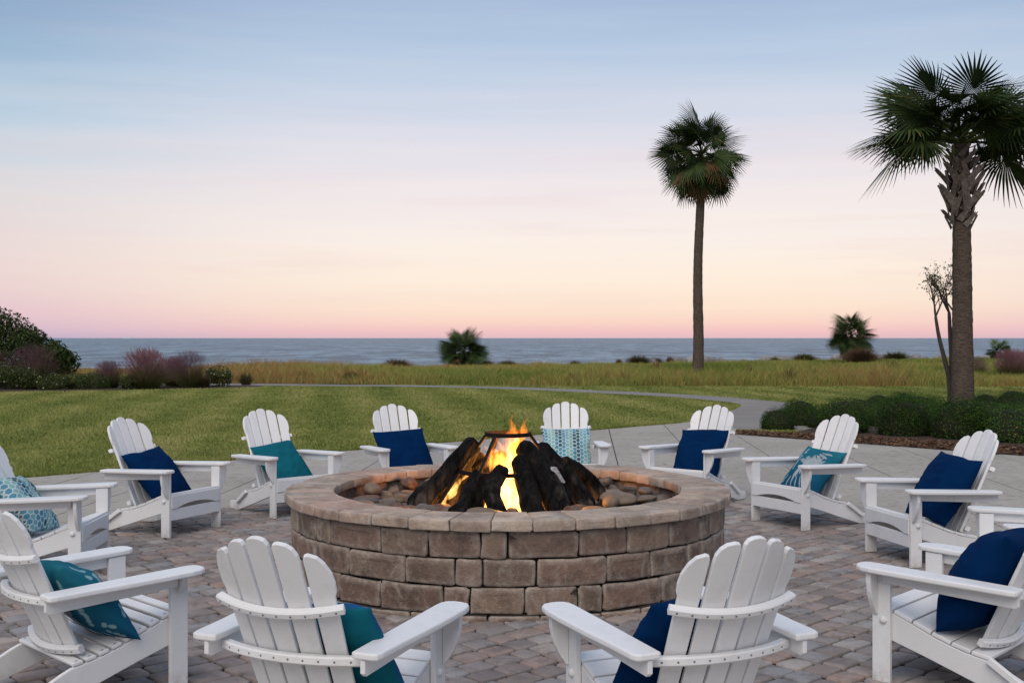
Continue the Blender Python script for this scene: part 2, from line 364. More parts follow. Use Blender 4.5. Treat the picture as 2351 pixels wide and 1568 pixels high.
# shoreline: runs away to the right
SHORE = [(-80, 44), (-30, 53), (-12, 58), (0, 63), (10, 71), (20, 79), (45, 94), (90, 110)]
gv = []
for i, (x, y) in enumerate(SHORE): gv += [(x, -25, -.03), (x, y, -.03), (x, y + 9, -3.0), (x, y + 60, -6)]
gf = []
for i in range(len(SHORE) - 1):
    for k in range(3): a = i * 4 + k; gf.append((a, a + 4, a + 5, a + 1))
tag(mo('ground', fix(mk_mesh('ground', gv, gf, SOIL))), kind='structure')
sv = [(-30000, 20, -1.9), (30000, 20, -1.9), (30000, 40000, -1.9), (-30000, 40000, -1.9)]
tag(mo('sea', mk_mesh('sea', sv, [(0, 1, 2, 3)], SEA)), kind='structure')
# terrace outline: a big square set at 45 degrees, lawn edge on the left, planting bed edge on the right
E1, E2 = gnd(0, 1103), gnd(1560, 972)
corner = gnd(1690, 962); M1, M2 = gnd(1685, 998), gnd(2312, 1045)
dl = np.array(E2) - np.array(E1); dl /= np.linalg.norm(dl); dm = np.array(M2) - np.array(M1); dm /= np.linalg.norm(dm)
LAWN_END = tuple(np.array(E1) - dl * 14); BED_END = tuple(np.array(M1) + dm * 14)
TERR = [LAWN_END, E1, E2, (E2[0] + .75, E2[1] + .95), (M1[0] + .25, M1[1] + .75), M1, M2, BED_END, (17, -6), (-17, -6)]
PATHC = smooth_line([(4.45, 20.3), gnd(1745, 958), gnd(1772, 940), gnd(1758, 928), gnd(1692, 919.5), gnd(1560, 909), gnd(1380, 900), gnd(1190, 892), gnd(980, 887), gnd(760, 885), gnd(560, 883), gnd(250, 881)], 6)
def strip(line, w):
    l = []; r = []
    for i, p in enumerate(line):
        a = np.array(line[max(0, i - 1)]); b = np.array(line[min(len(line) - 1, i + 1)]); t = (b - a) / np.linalg.norm(b - a); nn_ = np.array((-t[1], t[0]))
        ww = w(i / (len(line) - 1)) if callable(w) else w
        l.append(tuple(np.array(p) + nn_ * ww / 2)); r.append(tuple(np.array(p) - nn_ * ww / 2))
    return l, r
pl_, pr_ = strip(PATHC, lambda t: 2.2 - .85 * min(1, t * 4) + .3 * max(0, t - .5))
PATH_POLY = pl_ + pr_[::-1]
pv = []; pf = []
for i in range(len(pl_)):
    pv += [(*pl_[i], .006), (*pr_[i], .006)]
    if i: pf.append((2 * i - 2, 2 * i - 1, 2 * i + 1, 2 * i))
tag(mo('path', fix(mk_mesh('path', pv, pf, PATH))), kind='structure')
MEADOW_FRONT = [(-60, 37.5), (-16, 37.8), gnd(600, 880.5), gnd(900, 882.5), gnd(1200, 886), gnd(1600, 887), gnd(2351, 888), (60, 39)]
LAWN_POLY = [(-60, -20), (-17, -6), LAWN_END, E1, E2, (5.2, 21.6), (14, 23.5), (30, 10), (60, 10)] + MEADOW_FRONT[::-1]
lw = sheet('lawn', [(-60, -25), (60, -25), (60, 41), (-60, 41)], -.012, LAWN)
md = mo('meadow', mk_mesh('meadow', [(x, y0, .002) for x, y0 in [(-70, 40), (-16, 40.5), (8, 40.5), (70, 40.5)]] + [(x, y, -.01) for x, y in reversed(SHORE)], [tuple(range(4 + len(SHORE)))],
     plain('meadow_soil', (.10, .09, .035), sc=3, var=.5))); tag(md, kind='structure')
BED_POLY = [gnd(1692, 990), M1, M2, BED_END, (24, 10), (24, 27), (11.5, 26.6), (8.2, 26.3), (7.3, 24.9), (6.3, 22.6), (5.5, 20.9), (4.8, 19.6)]
bed = sheet('planting_bed', BED_POLY, .011, MULCH)
FBED_POLY = [gnd(590, 884), gnd(610, 888.5), gnd(420, 893), gnd(200, 897), gnd(0, 900), (-40, 34), (-40, 40), (-16, 40.5)]
sheet('flower_bed', FBED_POLY, .004, MULCH)

# terrace: cast concrete slabs, split along real joints
terr = mo('terrace', mk_mesh('terrace', [(x, y, -.008) for x, y in TERR], [tuple(range(len(TERR)))], JOINT)); tag(terr, kind='structure')
import bmesh
def ray_out(a):
    d = np.array((math.cos(a), math.sin(a))); best = 1e9; o = np.array((PX, PY))
    for i in range(len(TERR)):
        p, q = np.array(TERR[i]), np.array(TERR[(i + 1) % len(TERR)]); e = q - p
        den = d[0] * e[1] - d[1] * e[0]
        if abs(den) < 1e-9: continue
        t = ((p - o)[0] * e[1] - (p - o)[1] * e[0]) / den; s = ((p - o)[0] * d[1] - (p - o)[1] * d[0]) / den
        if t > 0 and -1e-6 <= s <= 1 + 1e-6: best = min(best, t)
    return best
bm = bmesh.new(); NA = 180
angs = sorted([2 * math.pi * i / NA for i in range(NA)] + [math.atan2(y - PY, x - PX) % (2 * math.pi) for x, y in TERR])
vi = [bm.verts.new((PX + math.cos(a) * PATR, PY + math.sin(a) * PATR, .008)) for a in angs]
vo = [bm.verts.new((PX + math.cos(a) * (ray_out(a) - .004), PY + math.sin(a) * (ray_out(a) - .004), .008)) for a in angs]
for i in range(len(angs)):
    j = (i + 1) % len(angs); bm.faces.new((vi[i], vo[i], vo[j], vi[j]))
JL = []                                                  # joint lines: (point, normal)
na = np.array((-dl[1], dl[0])); e1 = np.array((1, -.0635)) / math.hypot(1, .0635)
for k in range(-9, 10): JL.append((np.array((1.50 + 1.05 * k, 17.0)), e1, .007))
for y_ in (19.05, 16.03, 13.06, 10.1, 7.1, 4.1): JL.append((np.array((0, y_)), np.array((.004, 1.)) / math.hypot(1, .004), .006))
for p, nn_, jw in JL:
    for s in (-jw, jw):
        q = p + nn_ * s
        bmesh.ops.bisect_plane(bm, geom=bm.verts[:] + bm.edges[:] + bm.faces[:], plane_co=(q[0], q[1], 0), plane_no=(nn_[0], nn_[1], 0), dist=1e-6)
cells = {}
for fc in bm.faces:
    c = fc.calc_center_median(); key = []
    for p, nn_, jw in JL:
        s = float((np.array((c.x, c.y)) - p) @ nn_)
        if abs(s) < jw: key = None; break
        key.append(s > 0)
    if key is not None: cells.setdefault(tuple(key), []).append(fc)
for key, fcs in cells.items():
    idx = {}; v = []; f = []
    for fc in fcs:
        q = []
        for vv in fc.verts:
            if vv.index not in idx or True:
                kk = (round(vv.co.x, 5), round(vv.co.y, 5))
                if kk not in idx: idx[kk] = len(v); v.append(tuple(vv.co))
                q.append(idx[kk])
        f.append(tuple(q))
    if sum(fc.calc_area() for fc in fcs) < .02: continue
    edges = {}
    for q in f:
        for i in range(len(q)): edges[(q[i], q[(i + 1) % len(q)])] = 1
    nv = len(v); v += [(x, y, -.02) for x, y, z in v]
    for (a, b) in list(edges):
        if (b, a) not in edges: f.append((a, nv + a, nv + b, b))
    mo('slab', mk_mesh('slab', v, f, CONC), terr)
bm.free(); print('SLABS', len(cells))

# paved circle: base plus rectangular cobble pavers laid at 45 degrees
pat = mo('patio', mk_mesh('patio', [(PX + PATR * math.cos(a), PY + PATR * math.sin(a), -.004) for a in np.linspace(0, 2 * math.pi, 120, endpoint=False)], [tuple(range(120))], JOINT)); tag(pat, kind='structure')
PW = .150
def paver_outline(lx, ly, rs, clip=None):
    hx, hy = lx / 2 - .0078, ly / 2 - .0078; c = .021; p = []
    for sx, sy, first in ((1, -1, 0), (1, 1, 1), (-1, 1, 0), (-1, -1, 1)):
        q = [(sx * hx, sy * (hy - c)), (sx * (hx - c * .32), sy * (hy - c * .32)), (sx * (hx - c), sy * hy)]
        if first == 0: q = q[::-1]
        p += q
    p = [(a + rs.uniform(-.005, .005), b + rs.uniform(-.005, .005)) for a, b in p]
    return p
def paver_geo(p, z0, z1, bev=.010):
    m = len(p); q = inset(p, bev); q2 = inset(p, bev * .35)
    v = [(a, b, z0) for a, b in p] + [(a, b, z1 - bev * .9) for a, b in p] + [(a, b, z1 - bev * .22) for a, b in q2] + [(a, b, z1) for a, b in q]; f = []
    for r in range(3):
        for i in range(m): j = (i + 1) % m; f.append((r * m + i, r * m + j, (r + 1) * m + j, (r + 1) * m + i))
    f.append(tuple(3 * m + i for i in range(m))); return v, f
rs = random.Random(3); PM = {}
for L_ in (.138, .176, .218):
    PM[L_] = []
    for k in range(7):
        p = paver_outline(L_, PW, rs); v, f = paver_geo(p, -.05, .014); PM[L_].append((p, mk_mesh('paver', v, f, PAVER, True)))
pav = []
rot45 = R(43.5); ca, sa = math.cos(rot45), math.sin(rot45)
row = -int(4.3 / PW)
while row * PW < 4.3:
    b = row * PW; a = -4.4 + rs.uniform(0, .2)
    while a < 4.4:
        L_ = rs.choice((.138, .176, .176, .218)); ac = a + L_ / 2; a += L_
        x = PX + ac * ca - b * sa; y = PY + ac * sa + b * ca; r = math.hypot(x - PX, y - PY)
        if r < 1.36 or r - .10 > PATR: continue
        pav.append((x, y, r, L_, rs.randrange(7), rs.random(), rs.uniform(-.003, .003), rs.uniform(-.02, .02)))
    row += 1
def hidden_by_pit(x, y):                                # behind the pit as seen from the camera
    d = math.hypot(x, y); return y > PY and abs(x / y - PX / PY) < .19 and y < 11.5
def score(q):
    x, y, r = q[:3]
    if y < 4.6 or abs(x / y) > .46 or r < 1.62 or r + .14 > PATR or hidden_by_pit(x, y): return -1
    return 1 / y
order = sorted(range(len(pav)), key=lambda i: -score(pav[i])); single = set(i for i in order[:300] if score(pav[i]) > 0)
JV, JF, JT = [], [], []
for i, (x, y, r, L_, k, t, dz, tw) in enumerate(pav):
    p, me = PM[L_][k]
    if i in single:
        mo('paver', me, pat, (x, y, dz), (rs.uniform(-.008, .008), rs.uniform(-.008, .008), rot45 + tw)); continue
    c, s = math.cos(rot45 + tw), math.sin(rot45 + tw)
    if r + .14 > PATR:                                  # cut to the curve
        nx, ny = (x - PX) / r, (y - PY) / r; lim = PATR - .006 - r; ln = (nx * c + ny * s, -nx * s + ny * c); q = []
        for j in range(len(p)):
            u, w = np.array(p[j]), np.array(p[(j + 1) % len(p)]); du, dw = u @ ln - lim, w @ ln - lim
            if du <= 0: q.append(tuple(u))
            if du * dw < 0: q.append(tuple(u + (w - u) * du / (du - dw)))
        if len(q) < 3: continue
        ar = abs(sum(q[j][0] * q[(j + 1) % len(q)][1] - q[(j + 1) % len(q)][0] * q[j][1] for j in range(len(q)))) / 2
        if ar < .004: continue
        p = q
    v, f = paver_geo(p, -.05, .014); o = len(JV)
    JV += [(x + a * c - b * s, y + a * s + b * c, z + dz) for a, b, z in v]; JF += [tuple(j + o for j in g) for g in f]; JT += [t] * len(f)
me = mk_mesh('pavers', JV, JF, PAVER_J, True); attr_f(me, 'tint', JT)
tag(mo('paver_field', me, pat), kind='stuff')

# ------------------------------------------------------------------ grass
def blades(name, xs, ys, zs, h, w, lean, tint, mat, parent=None, seg=1, head=None, face_cam=.6):
    N = len(xs); a = rng.uniform(0, 2 * math.pi, N); wx = np.cos(a) * w / 2; wy = np.sin(a) * w / 2 * (1 - face_cam); wx = np.where(np.abs(wx) < w * .15, w * .15, wx)
    la = rng.uniform(0, 2 * math.pi, N); lx = np.cos(la) * lean * h; ly = np.sin(la) * lean * h
    base = np.stack([xs, ys, zs], 1)
    if seg == 1:
        v = np.stack([base + np.stack([-wx, -wy, 0 * wx], 1), base + np.stack([wx, wy, 0 * wx], 1), base + np.stack([lx, ly, h], 1)], 1).reshape(-1, 3)
        f = np.arange(3 * N).reshape(-1, 3); me = mk_np(name, v, f, mat); attr_f(me, 'tint', tint)
    else:
        m = base + np.stack([lx * .35, ly * .35, h * .6], 1); wv = np.stack([wx, wy, 0 * wx], 1)
        v = np.stack([base - wv, base + wv, m + wv * .8, m - wv * .8, base + np.stack([lx, ly, h], 1)], 1).reshape(-1, 3)
        i0 = np.arange(N)[:, None] * 5
        f = np.concatenate([i0 + np.array([[0, 1, 2]]), i0 + np.array([[0, 2, 3]]), i0 + np.array([[3, 2, 4]])], 0); me = mk_np(name, v, f, mat)
        attr_f(me, 'tint', np.concatenate([tint, tint, tint]))
    return mo(name, me, parent)
def scatter(n_, poly, density=None):
    xs = []; ys = []; got = 0; P = np.array(poly); lo = P.min(0); hi = P.max(0)
    while got < n_:
        x = rng.uniform(lo[0], hi[0], n_); y = rng.uniform(lo[1], hi[1], n_); k = in_poly(x, y, poly)
        if density is not None: k &= rng.random(n_) < density(x, y)
        xs.append(x[k]); ys.append(y[k]); got += k.sum()
    return np.concatenate(xs)[:n_], np.concatenate(ys)[:n_]
VIEW = [(-.49 * 9.5, 9.5), (.49 * 9.5, 9.5), (.49 * 41, 41), (-.49 * 41, 41)]
def lawn_density(x, y):
    ok = ~in_poly(x, y, TERR) & ~in_poly(x, y, PATH_POLY) & ~in_poly(x, y, BED_POLY) & ~in_poly(x, y, FBED_POLY) & (y < 40)
    return ok * np.clip((14 / np.maximum(y, 11)) ** 1.6, 0, 1)
x, y = scatter(230000, VIEW, lawn_density)
h = rng.uniform(.018, .042, len(x)); tn = np.clip(rng.normal(.45, .16, len(x)), 0, 1)
tag(blades('lawn_grass', x, y, 0 * x, h, .006 + .0007 * y, rng.uniform(.2, 1.1, len(x)), tn, BLADE), 'short mown green lawn grass beyond the terrace', 'grass', kind='stuff')
# ragged edge where lawn meets the terrace
t = rng.random(9000); ex = E1[0] - dl[0] * 1 + t * (np.linalg.norm(np.array(E2) - np.array(E1)) + 1) * dl[0]; ey = E1[1] - dl[1] * 1 + t * (np.linalg.norm(np.array(E2) - np.array(E1)) + 1) * dl[1]
ex += na[0] * rng.uniform(-.03, .06, 9000); ey += na[1] * rng.uniform(-.03, .06, 9000)
tag(blades('edge_grass', ex, ey, 0 * ex + .004, rng.uniform(.03, .065, 9000), np.full(9000, .014), rng.uniform(.2, .9, 9000), np.clip(rng.normal(.4, .25, 9000), 0, 1), BLADE), 'longer ragged grass along the straight concrete edge of the lawn', 'grass', kind='stuff')
# meadow
def shore_y(x): return np.interp(x, [p[0] for p in SHORE], [p[1] for p in SHORE])
def front_y(x): return np.interp(x, [p[0] for p in MEADOW_FRONT], [p[1] for p in MEADOW_FRONT])
def meadow_pts(N):
    xs = []; ys = []; got = 0
    while got < N:
        yy = 36 + (rng.random(N) ** 1.5) * 70; xx = rng.uniform(-.5, .5, N) * yy
        k = (yy > front_y(xx)) & (yy < shore_y(xx) - .1) & ~in_poly(xx, yy, PATH_POLY) & ~in_poly(xx, yy, FBED_POLY)
        xs.append(xx[k]); ys.append(yy[k]); got += k.sum()
    return np.concatenate(xs)[:N], np.concatenate(ys)[:N]
x, y = meadow_pts(300000)
dep = (y - front_y(x)) / (shore_y(x) - front_y(x))
nz1 = vnoise(x, y, 4.5, 1); nz2 = vnoise(x, y, 1.2, 2); nz3 = vnoise(x, y * .5, 9, 3); nz4 = vnoise(x, y, .45, 4); nz5 = vnoise(x, y * .6, 2.2, 5)
warm = np.clip(.10 - x / 22 + (dep - .3) * .6, 0, 1)           # browner on the left and towards the shore
tn = np.clip(.10 + .66 * warm + (nz1 - .5) * .55 + (nz2 - .5) * .25 + (nz5 - .5) * .5 + rng.normal(0, .14, len(x)) + np.where((dep < .09) & (rng.random(len(x)) < .45), .35, 0), 0, 1)
h = (.20 + .26 * nz1 + .16 * nz2 + .2 * (nz3 > .62)) * np.clip(1.15 - .6 * dep, .5, 1) * rng.uniform(.45, 1.2, len(x)) * (.6 + .8 * nz4 * nz5 + .25 * nz4) * np.where(dep < .03, .7, 1) * np.where(x > 6, .85, 1.0)
tp_ = gnd(1602, 869); h = h * np.where(np.hypot(x - tp_[0], y - tp_[1]) < 2.6, .32, 1)
tag(blades('meadow_grass', x, y, 0 * x - .01, h, .008 + .00026 * y, rng.uniform(.15, 1.1, len(x)), tn, MEADOW, seg=2), 'tall wild meadow grass turning from green to russet behind the lawn', 'grass', kind='stuff')

# ------------------------------------------------------------------ leaf clouds, clumps, trees
def leaf_cloud(name, lobes, count, size, mat, tint=(.45, .25), fill=.35, jit=.55, dead=0.0):
    """many small leaves over and through a set of ellipsoid lobes (cx,cy,cz,rx,ry,rz)"""
    lb = np.array(lobes, float); wts = (lb[:, 3] * lb[:, 4] + lb[:, 3] * lb[:, 5]); wts /= wts.sum()
    li = rng.choice(len(lb), count, p=wts); d = rng.normal(size=(count, 3)); d /= np.linalg.norm(d, axis=1)[:, None]
    r = np.where(rng.random(count) < fill, rng.uniform(.55, .95, count), rng.uniform(.92, 1.06, count))
    c = lb[li, :3] + d * lb[li, 3:] * r[:, None]
    nn_ = d + rng.normal(0, jit, (count, 3)); nn_[:, 2] += .3; nn_ /= np.linalg.norm(nn_, axis=1)[:, None]
    t = np.cross(nn_, rng.normal(size=(count, 3))); t /= np.linalg.norm(t, axis=1)[:, None]; b = np.cross(nn_, t)
    s = size * rng.uniform(.6, 1.35, count)[:, None]
    v = np.stack([c - t * s, c + b * s * .45, c + t * s, c - b * s * .45], 1).reshape(-1, 3); keep = np.repeat(c[:, 2] > .01, 4)
    f = np.arange(4 * count).reshape(-1, 4); f = f[c[:, 2] > .01]
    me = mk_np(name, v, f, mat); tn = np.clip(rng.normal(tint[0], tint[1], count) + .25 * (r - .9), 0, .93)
    if dead: tn = np.where(rng.random(count) < dead, 1.0, tn)
    attr_f(me, 'tint', tn[c[:, 2] > .01]); return me
def lumps(R_, H_, k, rs, zc=.45):
    out = [(0, 0, H_ * zc, R_ * .86, R_ * .86, H_ * (1 - zc))]
    for i in range(k):
        a = rs.uniform(0, 6.283); rr = R_ * rs.uniform(.35, .66); s = R_ * rs.uniform(.28, .44)
        z = H_ * (rs.uniform(.35, .8) - .25 * (rr / R_)); out.append((rr * math.cos(a), rr * math.sin(a), z, s, s, s * .75))
    return out
def stems(name, k, R_, H_, rs, mat, rad=.012):
    parts = []
    for i in range(k):
        a = rs.uniform(0, 6.283); q = rs.uniform(.3, .8) * R_
        parts.append(tube([(0, 0, -.02), (q * .4 * math.cos(a), q * .4 * math.sin(a), H_ * .4), (q * math.cos(a), q * math.sin(a), H_ * .75)], [rad, rad * .7, rad * .3], 5))
    v, f = join(*parts); return mk_mesh(name, v, f, mat)
rs = random.Random(11)
SH_F = []; SH_S = []; SH_C = []; CORE = plain('shade_core_dark', (.018, .020, .009), sc=40, var=.5)
for k in range(5):
    r_ = .60; h_ = .68
    SH_F.append(leaf_cloud('foliage', lumps(r_ * 1.05, h_, 7, rs, .08), 10500, .017, SHRUB, (.40, .20), .12, .16, dead=.006)); SH_S.append(stems('stem', 7, r_, h_, rs, BARK)); cv, cf = tube([(0, 0, .0), (0, 0, h_ * .3), (0, 0, h_ * .55), (0, 0, h_ * .74), (0, 0, h_ * .82)], [r_ * .80, r_ * .78, r_ * .62, r_ * .38, r_ * .08], 14); SH_C.append(mk_mesh('shade_core', cv, cf, CORE, True))  # opaque dark core added inside each shrub to block light and deepen shadows
for uu, dd, R_, lab in [(1786, 20.5, .42, 'small end shrub of the bed nearest the path'), (1838, 21.6, .52, 'rounded shrub behind the small end shrub by the path'), (1938, 19.9, .60, 'wide low shrub along the mulch strip in from the bed end'), (2076, 19.3, .62, 'broad front shrub at the mulch edge between two wide ones'), (2208, 18.7, .66, 'widest front shrub at the mulch edge before the thick palm'), (2322, 18.1, .62, 'front shrub at the mulch edge past the thick palm'),
        (1911, 22.3, .36, 'small low shrub between bigger ones near the path side'), (1972, 21.9, .52, 'second-row shrub behind the wide low shrub near the bed end'), (2041, 21.2, .50, 'second-row shrub behind the broad front shrub'), (2115, 21.0, .52, 'second-row shrub beside the small bright one before the bare tree'), (2172, 20.6, .40, 'small bright shrub before the bare tree'), (2268, 20.3, .52, 'shrub beside the thick palm trunk on its far side'), (2345, 20.0, .52, 'shrub in the second row past the thick palm'),
        (2018, 24.4, .50, 'tall back shrub of the bed beside the lawn'), (2108, 23.4, .60, 'wide back shrub beside the bare tree'), (2165, 22.6, .42, 'shrub at the foot of the bare tree'), (2262, 22.7, .50, 'back shrub just past the thick palm trunk'), (2332, 22.0, .54, 'back shrub past the thick palm in the third row'), (2262, 25.3, .46, 'rear shrub behind the thick palm next to the lawn'), (2325, 24.8, .54, 'rear shrub at the lawn edge past the thick palm'), (2078, 25.5, .46, 'rear shrub at the lawn edge behind the bare tree'), (1890, 20.9, .40, 'small shrub squeezed between two wide ones near the path'), (2140, 19.9, .40, 'small shrub squeezed between the broad front shrubs')]:
    e = empty('low_shrub', ((uu - CX) / FPX * dd, dd, 0), rs.uniform(0, 6.28)); k = rs.randrange(5); q = R_ / .70; e.scale = (q, q, q * rs.uniform(.92, 1.15))
    mo('foliage', SH_F[k], e); mo('stem', SH_S[k], e); mo('shade_core', SH_C[k], e); tag(e, lab, 'shrub', 'low shrubs in the mulch bed')
# fallen leaves and needles on the mulch
def litter(N, poly, size, dens=None, z=.018):
    x, y = scatter(N, poly, dens); c = np.stack([x, y, np.full(N, z) + rng.random(N) * .02], 1); a = rng.uniform(0, 6.283, N); s = size * rng.uniform(.5, 1.4, N)
    t = np.stack([np.cos(a), np.sin(a), rng.uniform(-.4, .4, N)], 1) * s[:, None]; b = np.stack([-np.sin(a), np.cos(a), rng.uniform(-.4, .4, N)], 1) * s[:, None] * rng.uniform(.12, .5, N)[:, None]
    v = np.stack([c - t, c + b, c + t, c - b], 1).reshape(-1, 3); me = mk_np('litter', v, np.arange(4 * N).reshape(-1, 4), DRY); attr_f(me, 'tint', rng.random(N)); return me
tag(mo('leaf_litter', litter(9000, [gnd(1692, 990), M1, M2, (9, 12.6), (10, 14.5), (5.4, 19.2)], .04)), 'fallen brown leaves and bark scattered over the mulch bed', 'leaf litter', kind='stuff')

def clump(name, N, R_, H_, mat, tint0, plume=None, w=.012, spread=.5):
    """arching grass clump; plume: tint of the upper haze"""
    a = rng.uniform(0, 6.283, N); r0 = R_ * .3 * np.sqrt(rng.random(N)); fo = rng.random(N) ** .8; out = R_ * spread * (.1 + 1.2 * fo); h = H_ * rng.uniform(.55, 1.0, N) * (1 - .55 * fo ** 1.5)
    b = np.stack([r0 * np.cos(a), r0 * np.sin(a), 0 * a], 1); d = np.stack([np.cos(a), np.sin(a), 0 * a], 1)
    m = b + d * (out * .4)[:, None] + np.stack([0 * a, 0 * a, h * .65], 1); t = b + d * out[:, None] + np.stack([0 * a, 0 * a, h], 1)
    sd = np.stack([np.abs(np.sin(a)) * .6 + .4, -np.cos(a) * .4, 0 * a], 1) * w / 2
    v = np.stack([b - sd, b + sd, m + sd, m - sd, t], 1).reshape(-1, 3); i0 = np.arange(N)[:, None] * 5
    f = np.concatenate([i0 + np.array([[0, 1, 2]]), i0 + np.array([[0, 2, 3]]), i0 + np.array([[3, 2, 4]])], 0); tn = np.clip(rng.normal(tint0, .12, N), 0, 1); tt = tn if plume is None else np.clip(rng.normal(plume, .15, N), 0, 1)
    me = mk_np(name, v, f, mat); attr_f(me, 'tint', np.concatenate([tn, tn, tt])); return me
def plume_cloud(name, N, R_, H_):
    d = rng.normal(size=(N, 3)); d /= np.linalg.norm(d, axis=1)[:, None]; d[:, 2] = np.where(d[:, 2] < -.55, -d[:, 2], d[:, 2]); r = rng.random(N) ** .45
    c = d * r[:, None] * np.array((R_, R_, H_ * .44)) + np.array((.08, 0, H_ * .60)); l = rng.uniform(.06, .16, N); wind = rng.normal(.35, .25, N)
    q = np.stack([d[:, 0] * .5 + wind, d[:, 1] * .5 + rng.normal(0, .2, N), np.ones(N)], 1); q /= np.linalg.norm(q, axis=1)[:, None]
    s = np.stack([np.full(N, .0065), np.zeros(N), np.zeros(N)], 1)
    v = np.stack([c - q * l[:, None], c + s, c + q * l[:, None]], 1).reshape(-1, 3); me = mk_np(name, v, np.arange(3 * N).reshape(-1, 3), MUHLY); attr_f(me, 'tint', np.clip(rng.normal(.75, .18, N), 0, 1)); return me
MB = [clump('blades', 1100, .85, .85, MUHLY, .18, .42, .012, .75) for _ in range(3)]; MP = [plume_cloud('plume', 1900, .58, 1.0) for _ in range(3)]
for i, (uu, vb, s, lab) in enumerate([(75, 892, 1.35, 'purple muhly grass clump between the dark bush and white flowers'), (-12, 890, 1.2, 'purple muhly grass clump growing against the dark bush'), (252, 890, .85, 'small thin purple muhly grass clump in the flower bed'),
        (338, 892, 1.25, 'largest wide purple muhly grass clump in the flower bed'), (400, 886, .95, 'russet purple muhly grass clump behind the largest one'), (437, 889, 1.15, 'purple muhly grass clump beside the round flowering bush'),
        (2325, 872, 1.15, 'purple muhly grass clump in the meadow beyond the thick palm'), (2243, 866, .8, 'faint purple muhly grass clump just behind the thick palm trunk'), (2372, 866, 1.2, 'purple muhly grass clump farthest along the meadow past the thick palm')]):
    p = gnd(uu, vb); e = empty('muhly_grass', (p[0], p[1], 0), rs.uniform(0, 6)); e.scale = (s,) * 3
    mo('blades', MB[i % 3], e); mo('plume', MP[i % 3], e); tag(e, lab, 'grass clump', 'muhly grass clumps')
def flower_bush(uu, vb, R_, H_, nf, lab):
    p = gnd(uu, vb); e = empty('flowering_bush', (p[0], p[1], 0)); q = lumps(R_, H_, 7, rs, .45)
    mo('foliage', leaf_cloud('foliage', q, int(2600 * R_ / .5), .03, BUSH, (.6, .25), .4), e); mo('stem', stems('stem', 6, R_, H_, rs, BARK), e)
    if nf:
        mo('blossom', leaf_cloud('blossom', [(a, b, c, d * 1.05, f * 1.05, g * 1.05) for a, b, c, d, f, g in q], nf, .032, PETAL, (.5, .3), 0), e)['kind'] = 'stuff'
    tag(e, lab, 'bush', 'flowering bushes in the flower bed')
flower_bush(60, 893, .75, .75, 60, 'dark green bush with scattered white flowers below the purple grass')
flower_bush(10, 893, .6, .8, 30, 'dark green bush with few pale flowers under the big dark bush')
flower_bush(120, 894, .6, .5, 70, 'low bush covered in white flowers at the flower bed edge')
flower_bush(205, 892, .8, .5, 12, 'low spreading green bush in the middle of the flower bed')
flower_bush(300, 893, .4, .45, 4, 'small dark green bush in front of the largest purple grass')
flower_bush(502, 887, .52, .72, 90, 'round bush dotted with yellow flowers at the end of the flower bed')
flower_bush(810, 880, .35, .4, 0, 'small dark green bush beside the path at the meadow edge')
for uu, vb, s, lab in [(565, 884, .75, 'olive grass tussock beside the path at the flower bed end'), (470, 889, .6, 'dry straw coloured tussock between muhly grass and round bush'), (160, 893, .6, 'straw tussock among the white flowering bushes')]:
    p = gnd(uu, vb); o = mo('grass_tussock', clump('grass_tussock', 500, .6, .7, SCRUB, .3, None, .014), None, (p[0], p[1], 0), None, s); tag(o, lab, 'grass tussock', 'grass tussocks')
# big bush at the left
e = empty('large_bush', (*gnd(-20, 878), 0)); rs2 = random.Random(5)
q = [(-.6, 0, 1.3, 2.3, 1.9, 1.5), (1.0, -.1, .85, 1.5, 1.5, 1.1), (-1.5, .2, 1.9, 1.7, 1.5, 1.15), (1.9, .1, .6, 1.0, 1.0, .75)]
for _ in range(34):
    b0 = rs2.choice(q[:4]); d = Vector((rs2.gauss(0, 1), rs2.gauss(0, 1) - .3, abs(rs2.gauss(0, 1)))).normalized(); s = rs2.uniform(.28, .55)
    q.append((b0[0] + d.x * b0[3] * .9, b0[1] + d.y * b0[4] * .9, b0[2] + d.z * b0[5] * .9, s, s, s * .8))
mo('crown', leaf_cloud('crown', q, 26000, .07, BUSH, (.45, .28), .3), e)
mo('trunk', stems('trunk', 9, 2.2, 2.6, rs2, BARK, .06), e); tag(e, 'large dense dark green wind-shaped bush at the sea side of the flower bed', 'bush')

# shore scrub
def shore_spot(u, back=.4):
    d = 66.
    for _ in range(8): d = float(shore_y((u - CX) / FPX * d)) - back
    return ((u - CX) / FPX * d, d)
for uu, vb, s, h_, tint, lab in [(910, 840, 1.5, .65, .55, 'wide brownish grass clump on the shore left of the low palm'), (1165, 836, 1.1, .45, .25, 'grey green grass clump just right of the low palm'), (1115, 836, 1.0, .5, .3, 'grey green scrub at the foot of the low palm'),
        (1465, 829, 1.5, .6, .15, 'tall green grass clump on the shore between palm and rocks'), (1505, 829, 1.0, .45, .2, 'shorter green grass clump joined to the tall shore clump'), (1320, 832, .7, .35, .6, 'low russet clump at the shore rocks'), (1420, 830, .45, .4, .9, 'small dark red scrub clump by the rocks'),
        (1538, 828, .5, .5, 1., 'small dark brown scrub standing in front of shore rocks'), (1845, 824, 1.6, .5, .2, 'green shore grass clump left of the palm with brown bush'), (2055, 823, 1.9, .55, .2, 'green shore grass clump right of the palm with brown bush'), (1775, 825, 1.1, .3, .5, 'dry low clump near the shore rocks')]:
    p = shore_spot(uu); o = mo('shore_scrub', clump('shore_scrub', 700, .7, 1.0, SCRUB, tint, None, .02, .9), None, (p[0], p[1], -.02), None, (s * .9, s * .6, (h_ + .1) * p[1] / 66)); tag(o, lab, 'scrub', 'scrub clumps along the shore')
